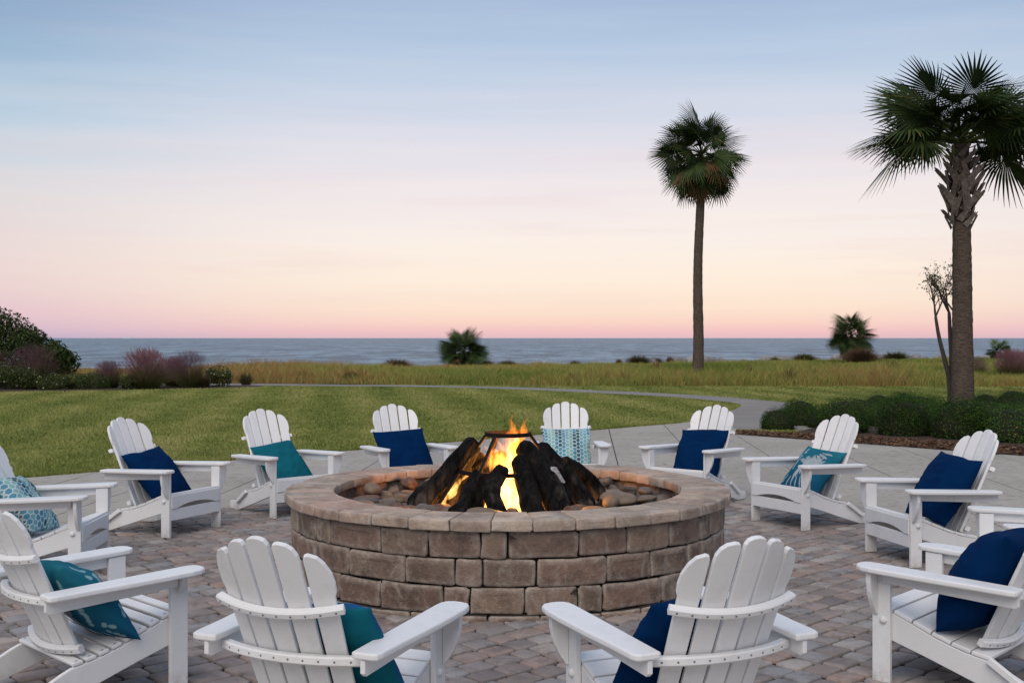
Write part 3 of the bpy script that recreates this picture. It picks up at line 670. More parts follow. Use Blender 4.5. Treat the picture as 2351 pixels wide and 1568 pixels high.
# dry weeds standing in the meadow
for i in range(16):
    uu = rs.uniform(1260, 2300); vb = rs.uniform(858, 884)
    p = gnd(uu, vb); o = mo('meadow_weed', clump('meadow_weed', 130, .4, .75, SCRUB, rs.choice((.2, .85, .95)), None, .016, .7), None, (p[0], p[1], 0), None, rs.uniform(.7, 1.25))
    tag(o, 'dry dark weed standing up out of the green meadow grass', 'weed', 'dry weeds in the meadow')
# shore rocks
def rock_mesh(seed, sub=2, rough=.25):
    b_ = bmesh.new(); bmesh.ops.create_icosphere(b_, subdivisions=sub, radius=1); r_ = random.Random(seed); offs = [Vector((r_.gauss(0, 1), r_.gauss(0, 1), r_.gauss(0, 1))).normalized() for _ in range(10)]
    for v in b_.verts:
        d = v.co.normalized(); cut = min([1] + [.72 + .2 * (k % 3) / 2 if d.dot(o) <= 0 else min(1, (.78 + .06 * (k % 3)) / max(.01, d.dot(o))) for k, o in enumerate(offs) if d.dot(o) > 0])
        v.co = d * cut * (1 + r_.uniform(-rough, rough) * .2)
    me = bpy.data.meshes.new('rock'); b_.to_mesh(me); b_.free(); me.materials.append(RIP); return me
RK = [rock_mesh(k) for k in range(6)]
for i in range(64):
    x = -2 + 46 * i / 63 + rs.uniform(-.4, .4); y = float(shore_y(x)) + rs.uniform(-.1, 1.0); s = rs.uniform(.26, .55) * (1 if x > 7 else .7)
    o = mo('shore_rock', RK[i % 6], None, (x, y - .3, s * .34 - .08), (rs.uniform(-.4, .4), rs.uniform(-.4, .4), rs.uniform(0, 6)), (s * 1.15, s, s * .75))
    tag(o, 'pale grey boulder in the line of rocks along the shore', 'rock', 'boulders along the shore')

# palms
def frond_mesh(seed, lp, lb, droop, nl=34, arc=130, mat=PALMG, tip=.5, lift=.35):
    r_ = random.Random(seed); V = []; F = []; T = []
    # petiole along +x, bending down
    pts = []; ang = 0.0; p = Vector((0, 0, 0)); st = 9
    for i in range(st + 1):
        pts.append(p.copy()); p = p + Vector((math.cos(ang), 0, -math.sin(ang))) * lp / st; ang += droop * .55 / st
    v, f = tube(pts, [.028 - .016 * i / st for i in range(st + 1)], 5); V += v; F += f; T += [.8] * len(f)
    h = pts[-1]; fw = Vector((math.cos(ang), 0, -math.sin(ang))); sd = Vector((0, 1, 0)); up = fw.cross(sd) * -1
    for k in range(nl):
        a = R(-arc + 2 * arc * k / (nl - 1)); da = R(2 * arc / (nl - 1))
        l = lb * (1 - .28 * (abs(a) / R(arc)) ** 1.5) * r_.uniform(.9, 1.06)
        costa = .28 * lb * max(0, math.cos(a))            # leaf blade arches over its rib
        base = h + fw * costa * .5 - up * costa * .12
        d = (fw * math.cos(a) + sd * math.sin(a) + up * lift * (abs(math.sin(a)) * .8 + .1)).normalized(); q = d.cross(up).normalized()
        dr = tip * r_.uniform(.5, 1.4); tint = min(.95, max(0, r_.gauss(.45, .2)))
        w1 = l * .50 * da * .52; ts = [(0, .004), (.50, w1), (.78, w1 * .55), (1, .003)]
        o = len(V)
        for t, w in ts:
            c = base + d * l * t + Vector((0, 0, -1)) * dr * l * max(0, t - .35) ** 2; fold = up * (.25 * w)
            V += [c - q * w + fold, c + q * w + fold]
        for s in range(3): F.append((o + 2 * s, o + 2 * s + 1, o + 2 * s + 3, o + 2 * s + 2)); T.append(tint if s < 2 else min(1, tint + .12))
    me = mk_mesh('frond', V, F, mat); attr_f(me, 'tint', T); return me
FG = [frond_mesh(k, (.95, .85, 1.0)[k % 3], .95, (.25, .45, .6, .8)[k % 4], 40, 128 + 5 * (k % 3), tip=(.12, .2, .3, .45)[k % 4]) for k in range(8)]
FD = [frond_mesh(90 + k, 1.15, .98, (1.9, 1.5, 1.2)[k], 40, 132, tip=.45) for k in range(3)]
FB = [frond_mesh(50 + k, .8, .8, .8, 28, 110, PALMB, .6, .15) for k in range(3)]
def palm_trunk(z1, r0, r1, lean=(0, 0), seed=0, rings=60, sides=16):
    r_ = random.Random(seed); pts = []; rad = []
    for i in range(rings + 1):
        t = i / rings; b = math.sin(t * math.pi) * .3; wv = .004 * z1 * math.sin(t * 7.3 + seed) * min(1, t * 5)
        pts.append((lean[0] * t * t + lean[0] * b * .2 + wv * (seed == 1), lean[1] * t, -.08 + (z1 + .08) * t)); rad.append((r0 + (r1 - r0) * t ** .7 + .05 * r0 * math.exp(-t * 14)) * (1 + .02 * (i % 2) + r_.uniform(-.03, .03)))
    v, f = tube(pts, rad, sides, True, lambda i, s: 1 + r_.uniform(-.012, .012)); return mk_mesh('trunk', v, f, TRUNK, True)
def add_fronds(e, top, fr, dead=0, dz=0, seed=0, sc=1.0, lo=-62, hi=82):
    r_ = random.Random(seed); s0, s1 = math.sin(R(lo)), math.sin(R(hi))
    for i in range(fr):
        t = i / max(1, fr - 1); el = math.degrees(math.asin(s1 + (s0 - s1) * t)) + r_.uniform(-13, 13); azm = i * 2.39996 + r_.uniform(-.25, .25)
        s = sc * r_.uniform(.74, 1.10); k = r_.choice((1, 5, 2, 6)) if el > 25 else r_.choice((1, 5, 2, 6)) if el > -10 else r_.choice((2, 6, 3, 7))
        mo('frond', FG[k], e, (top[0], top[1], top[2] + .3 * sc * (1 - t)), (r_.uniform(-1.3, 1.3), -R(el), azm), s)
    for i in range(dead):
        mo('frond', FB[r_.randrange(3)], e, (top[0], top[1], top[2]), (r_.uniform(-.4, .4), -R(r_.uniform(-62, 5)), i * 2.39996 + .7), sc * r_.uniform(.9, 1.08))['label'] = 'dead brown hanging frond'
p = gnd(1602, 869)
e = empty('tall_palm', (p[0], p[1], 0)); mo('trunk', palm_trunk(8.6, .235, .155, (.12, 0), 1), e)
add_fronds(e, (.14, 0, 8.75), 56, 18, seed=21, sc=1.03, lo=-58, hi=86); tag(e, 'tall slender palm with round crown standing alone in the meadow', 'palm tree')
PB = (9.63, 24.6)
e = empty('thick_palm', (*PB, 0)); mo('trunk', palm_trunk(5.75, .245, .165, (-.05, 0), 2, 70, 18), e)
BOOTM = []
for k in range(4):
    r_ = random.Random(k); w0, w1 = .085, .05; l = .46
    out = [(-w0, 0), (w0, 0), (w1 * 1.1, l * .55), (w1, l * .9), (w1 * .35, l * r_.uniform(.95, 1.08)), (-w1 * .1, l * .86), (-w1 * .6, l * 1.02), (-w1, l * .85), (-w1 * 1.1, l * .55)]
    BOOTM.append(fix(mk_mesh('leaf_base', *prism(out, .028, .006, lambda a, b, c: (c + .10 * b * b, a, b)), BOOT)))
r_ = random.Random(8)
for i in range(64):
    t = i / 63; z = 3.95 + 1.55 * t; a = i * 2.39996; rr = .185 + .03 * math.sin(t * 3.1); s = (.75 + .45 * math.sin(min(1, t * 1.25) * 3.14)) * r_.uniform(.9, 1.1)
    mo('leaf_base', BOOTM[i % 4], e, (rr * math.cos(a) - .05, rr * math.sin(a), z), Euler((R(r_.choice((-34, 30)) + r_.uniform(-8, 8)), R(13 + r_.uniform(-5, 9)), a), 'XYZ'), s)
add_fronds(e, (-.05, 0, 5.75), 38, 0, seed=33, sc=1.0, lo=12, hi=54)
for az_, el, s, k in [(184, 22, 1.12, 8), (190, 38, 1.1, 9), (172, 32, 1.08, 10), (160, 40, 1.05, 9), (208, 12, 1.15, 3), (150, 18, 1.15, 2), (-8, 22, 1.1, 9), (12, 26, 1.1, 10), (25, 20, 1.1, 8), (-28, 24, 1.2, 2), (30, 14, 1.2, 6), (196, 40, 1.2, 1), (-14, 36, 1.2, 5)]:
    mo('frond', (FG + FD)[k], e, (-.05, 0, 5.75), (0, -R(el), R(az_)), s)
mo('fruit_stalk', mk_mesh('fruit_stalk', *join(tube([(0, 0, 0), (-.7, -.2, .25), (-1.4, -.3, .1), (-1.75, -.3, -.3)], [.015, .01, .007, .004], 5), tube([(0, 0, 0), (.6, -.2, .25), (1.15, -.25, .15), (1.4, -.3, -.2)], [.015, .01, .007, .004], 5)), BARK), e, (-.05, 0, 5.6))
fr = leaf_cloud('fruit', [(-1.65, -.3, -.15, .22, .2, .25), (1.35, -.3, -.1, .2, .2, .2)], 130, .022, BARK, (.3, .2)); mo('fruit', fr, e, (-.05, 0, 5.6))
tag(e, 'thick palm with criss-cross leaf stubs rising from the shrub bed', 'palm tree')
def low_palm(uu, vb, dz, fr, sc, zt, lab, dead=6, seed=1, lo=-40):
    q = shore_spot(uu, 1.2 + dz); e = empty('low_palm', (q[0], q[1], 0)); mo('trunk', palm_trunk(zt, .22 * sc, .16 * sc, (0, 0), seed, 16, 10), e)
    add_fronds(e, (0, 0, zt), fr, dead, seed=seed, sc=sc, lo=lo, hi=80); tag(e, lab, 'palm tree', 'low palms along the shore'); return e
low_palm(1065, 838, 0, 56, .74, .7, 'low bushy trunkless palm on the shore between chairs and sea', 12, 5, -35)
low_palm(1954, 840, 6, 54, .84, 1.6, 'short palm rising behind a brown bush on the shore', 8, 6, -45)
low_palm(2297, 821, 0, 26, .62, .35, 'small low palm on the shore beyond the thick palm trunk', 3, 7, -15)
q = shore_spot(1975, 9.2); e = empty('brown_bush', (q[0], q[1], 0))
mo('foliage', clump('foliage', 2600, 1.25, 1.15, SCRUB, .75, None, .022, .95), e); tag(e, 'round brown twiggy bush at the foot of a short palm', 'bush')

# small bare tree beside the thick palm
tb = Vector((*gnd(2183, 948), 0)); e = empty('bare_tree', tb); e.scale = (.92, .92, .87); r_ = random.Random(4); TP = []; tips = []
def branch(p, d, l, r, lev):
    pts = [p]; rad = [r]; st = 5
    for i in range(st):
        d = (d + Vector((r_.gauss(0, .10), r_.gauss(0, .10), r_.gauss(.03, .06)))).normalized(); pts.append(pts[-1] + d * l / st); rad.append(r * (1 - .45 * (i + 1) / st))
    TP.append(tube(pts, rad, 6 if lev < 2 else 4, False))
    if lev >= 2: tips.extend(pts[2:])
    if lev < 4:
        for k in range(3 if lev else 3):
            b0 = pts[r_.choice((2, 3, 4, 5))]; nd = (d + Vector((r_.gauss(0, .55), r_.gauss(0, .4), r_.uniform(-.15, .5)))).normalized(); branch(b0, nd, l * r_.uniform(.5, .72), rad[-1] * .75, lev + 1)
for pts, rad in [([(0, 0, -.05), (-.03, 0, .8), (-.14, 0, 1.3), (-.28, 0, 1.9), (-.36, 0, 2.4)], [.075, .066, .056, .047, .036]), ([(0, 0, .75), (.02, .05, 1.3), (-.02, .05, 2.0), (-.04, .02, 2.5)], [.065, .06, .05, .04]), ([(.03, 0, .4), (.12, .05, .9), (.14, .05, 1.7), (.1, .05, 2.5)], [.06, .055, .048, .038])]:
    ss = smooth_line([(a, c) for a, b, c in pts], 5); rr = np.interp(np.linspace(0, 1, len(ss)), np.linspace(0, 1, len(rad)), rad)
    TP.append(tube([(a, pts[0][1], c) for a, c in ss], list(rr), 8, True)); tp = Vector((ss[-1][0], pts[0][1], ss[-1][1]))
    for k in range(3): branch(tp, Vector((r_.gauss(-.12, .38), r_.gauss(0, .3), 1)).normalized(), r_.uniform(.5, .7), rad[-1] * .7, 1)
v, f = join(*TP); mo('trunk', mk_mesh('trunk', v, f, BARK, True), e)
lt = [(t.x + r_.gauss(0, .05), t.y + r_.gauss(0, .05), t.z + r_.gauss(0, .05), .05, .05, .04) for t in tips if r_.random() < .6]
mo('crown', leaf_cloud('crown', lt, 900, .032, BUSH, (.6, .3), .5), e); tag(e, 'thin nearly bare tree with twisted stems beside the thick palm', 'tree')

# ------------------------------------------------------------------ fire pit
pit = empty('fire_pit', (PX, PY, 0)); tag(pit, 'round stone block fire pit with capstone rim in the middle of the chairs', 'fire pit')
def px_angle(u, r):                                     # where the ray of column u meets the near side of a cylinder
    k = (u - CX) / FPX; A = 1 + k * k; B = -2 * (PY + k * PX); C = PX * PX + PY * PY - r * r; D = B * B - 4 * A * C
    if D < 0: return None
    y = (-B - math.sqrt(D)) / (2 * A); return math.atan2(y - PY, k * y - PX)
c3 = lambda xs: [612.2 + .4687 * q for q in xs]
def cuts(pxs, r, avg, rs):
    a = sorted(q for q in (px_angle(u, r) for u in pxs) if q is not None)
    a = [q % (2 * math.pi) for q in a]; a.sort(); out = list(a); cur = a[-1]; end = a[0] + 2 * math.pi
    while end - cur > 1.6 * avg / r: cur += avg / r * rs.uniform(.75, 1.3); out.append(cur)
    return out
def block_mesh(a0, a1, r0, r1, z0, z1, gap, rs, mat, bev, jit, EG=(0, .5, 1.6, 1.6, 1, 1, .6, 0)):
    """a tumbled block between two angles: eased, slightly irregular outer and inner faces"""
    am = (a0 + a1) / 2; w = (a1 - a0) * r1 - gap; hz = (z1 - z0) - gap; c = min(bev, w * .25)
    def ring(r, ins, jj):
        s = r / r1; p = []; X, Z = w / 2 * s - ins, hz / 2 - ins; cc = c * .9
        for sx, sz, first in ((1, -1, 0), (1, 1, 1), (-1, 1, 0), (-1, -1, 1)):
            q = [(sx * X, sz * (Z - cc)), (sx * (X - cc * .3), sz * (Z - cc * .3)), (sx * (X - cc), sz * Z)]
            p += q[::-1] if first == 0 else q
        extra = []
        for i, (x, z) in enumerate(p):
            extra.append((x, z))
            if i % 3 == 2:
                nx, nz_ = p[(i + 1) % 12]; extra.append(((x + nx) / 2, (z + nz_) / 2))
        return [(x + jj[i][0], z + jj[i][1]) for i, (x, z) in enumerate(extra)]
    jj = [(rs.uniform(-jit, jit), rs.uniform(-jit, jit)) for _ in range(16)]
    rings = [(r0, bev * .8), (r0 + bev * .5, bev * .15), (r0 + bev * 1.4, 0), (r1 - bev * 1.4, 0), (r1 - bev * .5, bev * .12), (r1 - bev * .12, bev * .42), (r1, bev * 1.0), (r1 + .0015, bev * 1.0 + min(.022, w * .2, hz * .2))]
    v = []; f = []; m = 16
    for r, ins in rings:
        for x, z in ring(r, ins, jj):
            a = am + x / r; v.append((r * math.cos(a), r * math.sin(a), (z0 + z1) / 2 + z))
    for q in range(len(rings) - 1):
        for i in range(m): j = (i + 1) % m; f.append((q * m + i, q * m + j, (q + 1) * m + j, (q + 1) * m + i))
    f.append(tuple(reversed(range(m))))
    o = (len(rings) - 1) * m; f.append(tuple(o + i for i in range(m)))
    me = fix(mk_mesh('wall_block', v, f, mat, True)); attr_f(me, 'edge', np.repeat(np.array(EG), 16), 'POINT'); return me
rs = random.Random(17)
RW = 1.495; H0 = .035; CH = (PZ - .072 - H0) / 3
courses = [c3([355, 552, 865, 993, 1264, 1528, 1648, 1935, 2062]), c3([235, 397, 677, 922, 1053, 1323, 1667, 1887, 2067, 2132]), c3([150, 237, 307, 555, 786, 1047, 1180, 1532, 1770, 1975, 2128, 2175])]
for k, px_ in enumerate(courses):
    cu = cuts(px_, RW, .27, rs)
    for i in range(len(cu)):
        a0 = cu[i]; a1 = cu[(i + 1) % len(cu)] + (2 * math.pi if i == len(cu) - 1 else 0)
        mo('wall_block', block_mesh(a0, a1, 1.245, RW + rs.uniform(-.006, .004), H0 + k * CH, H0 + (k + 1) * CH, .006, rs, BLOCK, .016, .006), pit)
cu = cuts(c3([300, 420, 700, 930, 1083, 1340, 1640, 1835]), RW + .03, .3, rs)
for i in range(len(cu)):
    a0 = cu[i]; a1 = cu[(i + 1) % len(cu)] + (2 * math.pi if i == len(cu) - 1 else 0)
    mo('base_block', block_mesh(a0, a1, 1.26, RW + .035 + rs.uniform(-.01, .008), -.03, H0 + .004, .006, rs, BLOCK, .01, .004), pit)
cu = cuts(c3([233, 350, 508, 690, 893, 1100, 1305, 1517, 1712, 1885, 2030, 2140]), PR, .235, rs)
for i in range(len(cu)):
    a0 = cu[i]; a1 = cu[(i + 1) % len(cu)] + (2 * math.pi if i == len(cu) - 1 else 0); dz = rs.uniform(-.003, .003)
    mo('capstone', block_mesh(a0, a1, 1.205 + rs.uniform(-.006, .006), PR + rs.uniform(-.006, .006), PZ - .072 + dz, PZ + dz, .004, rs, CAP, .010, .003, (0, .6, .2, .2, .7, 1, .5, 0)), pit)
def annulus(r0, r1, z0, z1, k=64):
    v = []; f = []
    for r, z in ((r0, z0), (r1, z0), (r1, z1), (r0, z1)): v += [(r * math.cos(2 * math.pi * i / k), r * math.sin(2 * math.pi * i / k), z) for i in range(k)]
    for q in range(4):
        for i in range(k): j = (i + 1) % k; f.append((q * k + i, q * k + j, ((q + 1) % 4) * k + j, ((q + 1) % 4) * k + i))
    return v, f
mo('wall_core', fix(mk_mesh('wall_core', *annulus(1.28, 1.46, -.03, PZ - .08), JOINT)), pit)
bv = [(1.29 * math.cos(a), 1.29 * math.sin(a), .40 + .02 * math.sin(5 * a)) for a in np.linspace(0, 6.2832, 48, endpoint=False)]
mo('ash_bed', mk_mesh('ash_bed', bv, [tuple(range(48))], BED), pit)

# river stones
def stone_mat(name, stops):
    def bld(n, L, out):
        b = principled(n, L, out, .62, .35); r = ramp(n, stops); L(rnd_value(n), r.inputs[0]); g = noise(n, L, 26, 5, .65, 'World'); g2 = noise(n, L, 9, 4, .6, 'World', (1, 1, 3))
        c = mixc(n, L, rng_map(n, L, g2, .4, .7, 0, .6), r.outputs[0], (.09, .065, .05)); c = mixc(n, L, rng_map(n, L, g, .55, .8, 0, .45), c, (.30, .25, .20)); L(c, b.inputs['Base Color']); bump(n, L, b, g, .25, .006)
    return material(name, bld)
SM = {'tan': stone_mat('tan_stone', [(0, (.15, .105, .072, 1)), (1, (.21, .15, .10, 1))]), 'reddish brown': stone_mat('red_stone', [(0, (.12, .055, .036, 1)), (1, (.16, .08, .052, 1))]),
      'grey brown': stone_mat('grey_stone', [(0, (.11, .09, .075, 1)), (1, (.155, .13, .11, 1))]), 'dark brown': stone_mat('dark_stone', [(0, (.06, .043, .033, 1)), (1, (.09, .065, .048, 1))])}
def pebble(seed, mat):
    b_ = bmesh.new(); bmesh.ops.create_icosphere(b_, subdivisions=3, radius=1); r_ = random.Random(seed); ph = [(Vector((r_.gauss(0, 1), r_.gauss(0, 1), r_.gauss(0, 1))), r_.uniform(0, 6)) for _ in range(5)]
    for v in b_.verts:
        d = v.co.normalized(); v.co = d * (1 + .085 * sum(math.sin(d.dot(a) * 1.9 + p_) for a, p_ in ph))
    me = bpy.data.meshes.new('river_stone'); b_.to_mesh(me); b_.free(); me.materials.append(mat); me.polygons.foreach_set('use_smooth', [True] * len(me.polygons)); return me
SMESH = {k: [pebble(i * 7 + j, m) for j in range(4)] for i, (k, m) in enumerate(SM.items())}
placed = []; rs = random.Random(23); tries = 0
while len(placed) < 190 and tries < 20000:
    tries += 1; a = rs.uniform(0, 6.283); r = 1.235 * math.sqrt(rs.random()); sx = rs.uniform(.06, .135); sy = sx * rs.uniform(.5, .85); sz = rs.uniform(.028, .05)
    if r > 1.235 - sx * .95 or r < .30: continue
    x, y = r * math.cos(a), r * math.sin(a); lay = 0
    if any((x - q[0]) ** 2 + (y - q[1]) ** 2 < ((sx + q[2]) * .74) ** 2 for q in placed if q[3] == 0):
        if rs.random() < .03 and r > .72 and not any((x - q[0]) ** 2 + (y - q[1]) ** 2 < ((sx + q[2]) * .85) ** 2 for q in placed if q[3] == 1): lay = 1
        else: continue
    placed.append((x, y, sx, lay)); cn = rs.choice(('tan', 'tan', 'reddish brown', 'grey brown', 'grey brown', 'dark brown'))
    o = mo('river_stone', rs.choice(SMESH[cn]), None, (PX + x, PY + y, .402 + sz * .92 + .062 * lay), (rs.uniform(-.22, .22), rs.uniform(-.22, .22), rs.uniform(0, 6.28)), (sx, sy, sz))
    tag(o, 'smooth %s river stone lying in the fire pit around the logs' % cn, 'stone', 'river stones in the fire pit')

# logs
def m_log(n, L, out):
    b = principled(n, L, out, .9, .08)
    gx = noise(n, L, 26, 5, .65, 'Object', (1, 1, .16), .8); pt = noise(n, L, 4.5, 4, .6, 'Object', (1, 1, .6)); t = n('ShaderNodeTexCoord'); s = n('ShaderNodeSeparateXYZ'); L(t.outputs['Generated'], s.inputs[0])
    wood = mixc(n, L, rng_map(n, L, gx, .35, .65), (.024, .020, .018), (.15, .118, .095)); h = rng_map(n, L, s.outputs[2], .05, .72, 1.0, -.05)
    k = n('ShaderNodeMath', operation='MULTIPLY_ADD', use_clamp=True, i_1=2.6); L(rng_map(n, L, pt, .42, .62), k.inputs[0]); k.inputs[1].default_value = 1; 
    mm = n('ShaderNodeMath', operation='MULTIPLY', use_clamp=True); L(rng_map(n, L, pt, .47, .60), mm.inputs[0]); L(h, mm.inputs[1])
    c = mixc(n, L, mm.outputs[0], mixc(n, L, rng_map(n, L, gx, .4, .66), (.004, .0036, .0036), (.016, .014, .0135)), wood); L(c, b.inputs['Base Color']); p = bump(n, L, b, gx, 1.0, .02); bump(n, L, b, pt, .4, .02, p)
LOG = material('charred_log', m_log)
def m_log2(n, L, out):
    m_log(n, L, out); t = [q for q in out.id_data.nodes if q.type == 'MAP_RANGE' and abs(q.inputs[2].default_value - .72) < .01][0]; t.inputs[2].default_value = .9; t.inputs[3].default_value = 1.5
LOG2 = material('half_charred_log', m_log2); ASH = plain('ash_grey', (.34, .31, .30), sc=60, var=.45)
def log_obj(base, top, r, seed, bend, lab, pale=False):
    r_ = random.Random(seed); a = Vector(base); b = Vector(top); d = (b - a); ln = d.length; a = a - d.normalized() * .03
    K = 40; S = 36; side = d.cross(Vector((0, 1, 0))).normalized(); frw = d.cross(side).normalized(); pts = []; rad = []
    for i in range(K):
        t = i / (K - 1); w = bend * math.sin(t * math.pi) + (.25 * bend + .012) * math.sin(t * 7 + seed)
        pts.append(a + (b - a) * t + side * w + frw * .3 * w); e_ = 1 - .55 * max(0, (t - .93) / .07) ** 2 - .2 * max(0, (.04 - t) / .04)
        rad.append(r * (1.12 - .2 * t + .07 * math.sin(t * 9 + seed * 1.7) + .08 * math.exp(-((t - .35 - .05 * (seed % 5)) / .07) ** 2)) * e_)
    ph = [r_.uniform(0, 6.28) for _ in range(6)]
    def wob(i, s):
        q = 2 * math.pi * s / S; t = i / K
        return 1 + .10 * math.sin(q + ph[4] + 4 * t) + .09 * (abs(math.sin(1.5 * q + ph[5] + 6 * t)) - .5) + .07 * math.sin(3 * q + ph[0] + 2 * t) + .05 * math.sin(5 * q + ph[1] + 5 * t) + .04 * math.sin(8 * q + ph[2] - 3 * t) + .05 * math.sin(2 * q + 11 * t + ph[3]) + .055 * (abs(math.sin(5.5 * q + ph[1] * 2 + 2.2 * math.sin(5 * t + ph[2]))) - .5) + .03 * (abs(math.sin(9 * q + ph[3] * 2 + 3 * math.sin(7 * t + ph[0]))) - .5) + r_.uniform(-.009, .009)
    v, f = tube(pts, rad, S, True, wob); o0 = Vector((PX, PY, 0)); lo = a
    me = mk_mesh('fire_log', [q - lo for q in v], f, LOG2 if seed in (4, 6, 8) else LOG, True); o = mo('fire_log', me, None, lo); tag(o, lab, 'log', 'charred logs stacked in the fire')
    if pale:
        me.materials.append(ASH)
        for pgon in me.polygons:
            if pgon.center.z > (b - lo).z - .10: pgon.material_index = 1
D0 = PY
for i, (b, t, r, bd, lab, pl) in enumerate([
    ((966, 1166, -.05), (1098, 1014, -.02), .082, .015, 'long charred log leaning from the river stones up against the iron ring', 0),
    ((1050, 1188, -.45), (1104, 1092, -.20), .080, -.01, 'thick short charred log leaning beside the small twisted log', 0),
    ((1025, 1160, .10), (1112, 1045, .06), .065, .01, 'charred log tucked behind the long leaning log', 0),
    ((1138, 1198, -.60), (1150, 1072, -.34), .058, .03, 'small twisted grey log standing upright in front of the flames', 0),
    ((1230, 1195, -.55), (1184, 1052, -.20), .072, -.02, 'black split log leaning over the brightest flames', 0),
    ((1290, 1190, -.45), (1198, 1020, -.10), .084, -.03, 'large charred log with bare weathered grey wood at its foot', 0),
    ((1312, 1184, -.32), (1264, 1072, -.26), .056, .01, 'charred log with a pale ashy broken end', 1),
    ((1346, 1164, -.05), (1240, 1016, .04), .075, .02, 'long charred log with a grey streak on the far side of the ashy one', 0),
    ((1370, 1138, .25), (1288, 1054, .20), .065, -.02, 'charred log lying lowest against the others near the stones', 0),
    ((1252, 1128, .48), (1180, 1022, .16), .066, .01, 'charred log at the back leaning behind the flames', 0),
    ((1106, 1124, .50), (1146, 1044, .20), .06, .01, 'charred log at the back showing between the flames', 0)]):
    log_obj(at(b[0], b[1], D0 + b[2]), at(t[0], t[1], D0 + t[2]), r * .92, i + 1, bd, lab, pl)
# iron frame
fr_ = empty('iron_frame', (PX, PY, 0)); tag(fr_, 'rusty iron ring frame holding up the burning logs', 'iron frame')
def ring_mesh(r, z, w=.007, h=.014, k=48):
    return fix(mk_mesh('ring', *annulus(r - w, r + w, z - h, z + h, k), IRON))
mo('ring', ring_mesh(.157, .952), fr_); mo('ring', ring_mesh(.345, .70, .007, .014), fr_)
for a in (195, 236, 345, 60, 115):
    c, s = math.cos(R(a)), math.sin(R(a))
    mo('leg', mk_mesh('leg', *tube([(.157 * c, .157 * s, .95), (.345 * c, .345 * s, .70), (.545 * c, .545 * s, .405)], [.013] * 3, 6), IRON), fr_)
# flames: glowing gas inside tongue-shaped volumes
def m_flame(n, L, out):
    g = n('ShaderNodeNewGeometry'); s = n('ShaderNodeSeparateXYZ'); L(g.outputs['Position'], s.inputs[0])
    hgt = rng_map(n, L, s.outputs[2], .42, 1.15)
    r = ramp(n, [(0, (1, .46, .10, 1)), (.25, (1, .50, .13, 1)), (.42, (1, .30, .045, 1)), (.7, (1, .24, .022, 1)), (1, (1, .23, .018, 1))]); L(hgt, r.inputs[0])
    k = noise(n, L, 26, 3, .5, 'World', (1, 1, .16), .5); st = rng_map(n, L, k, .40, .62, .05, 2.0)
    fall = ramp(n, [(0, (.8, .8, .8, 1)), (.2, (1, 1, 1, 1)), (.42, (.44, .44, .44, 1)), (.7, (.34, .34, .34, 1)), (1, (.2, .2, .2, 1))]); L(hgt, fall.inputs[0])
    m = n('ShaderNodeMath', operation='MULTIPLY'); L(st, m.inputs[0]); L(fall.outputs[0], m.inputs[1]); m2 = n('ShaderNodeMath', operation='MULTIPLY', i_1=36.0); L(m.outputs[0], m2.inputs[0])
    e = n('ShaderNodeEmission'); L(r.outputs[0], e.inputs[0]); L(m2.outputs[0], e.inputs[1]); L(e.outputs[0], out.inputs['Volume'])
FLAME = material('burning_gas', m_flame)
fire = empty('fire', (PX, PY, .40)); tag(fire, 'bright orange and yellow flames rising through the stacked logs', 'fire')
def flame(pts, rad, seed):
    r_ = random.Random(seed); P = smooth_line([(q.x, q.z) for q in pts], 6); K = len(P); ys = np.interp(np.linspace(0, 1, K), np.linspace(0, 1, len(pts)), [q.y for q in pts]); rr = np.interp(np.linspace(0, 1, K), np.linspace(0, 1, len(rad)), rad)
    ph = [r_.uniform(0, 6.28) for _ in range(4)]
    v, f = tube([(P[i][0] - PX + .012 * math.sin(i * .9 + ph[0]), ys[i] - PY + .008 * math.sin(i * 1.1 + ph[3]), P[i][1] - .40) for i in range(K)], [max(.002, q) for q in rr], 14, True, lambda i, s: 1 + .16 * math.sin(2 * 2 * math.pi * s / 14 + i * .35 + ph[1]) + .09 * math.sin(3 * 2 * math.pi * s / 14 - i * .5 + ph[2]))
    mo('flame', mk_mesh('flame', v, f, FLAME, True), fire)
FL = [
    ([(1172, 1184, -.15), (1178, 1145, -.12), (1168, 1110, -.08), (1160, 1080, -.02)], [.075, .105, .075, .01]),
    ([(1203, 1186, -.20), (1210, 1152, -.18), (1200, 1112, -.1), (1192, 1080, -.05)], [.05, .062, .04, .006]),
    ([(1106, 1188, -.22), (1108, 1162, -.2), (1114, 1135, -.15), (1122, 1112, -.1)], [.045, .048, .028, .005]),
    ([(1160, 1110, -.02), (1150, 1080, 0), (1142, 1055, 0), (1140, 1030, 0)], [.05, .085, .06, .006]),
    ([(1180, 1100, 0), (1186, 1065, 0), (1190, 1035, 0), (1192, 1005, 0)], [.05, .075, .055, .006]),
    ([(1226, 1052, -.05), (1222, 1035, -.04), (1218, 1022, -.03), (1214, 1012, -.03)], [.014, .022, .016, .004]),
    ([(1030, 1132, -.05), (1050, 1105, -.04), (1072, 1075, -.02), (1086, 1050, 0)], [.02, .03, .028, .006]),
    ([(1228, 1148, -.3), (1226, 1128, -.28), (1222, 1112, -.26)], [.016, .024, .006]),
    ([(1012, 1160, -.12), (1032, 1135, -.1), (1052, 1108, -.08), (1066, 1086, -.06)], [.016, .026, .02, .004]), ([(1062, 1078, -.04), (1074, 1060, -.03), (1084, 1044, -.02), (1092, 1030, -.02)], [.012, .02, .014, .003]), ([(1258, 1172, -.38), (1254, 1152, -.34), (1250, 1136, -.3)], [.014, .02, .004])]
fr2 = random.Random(12)
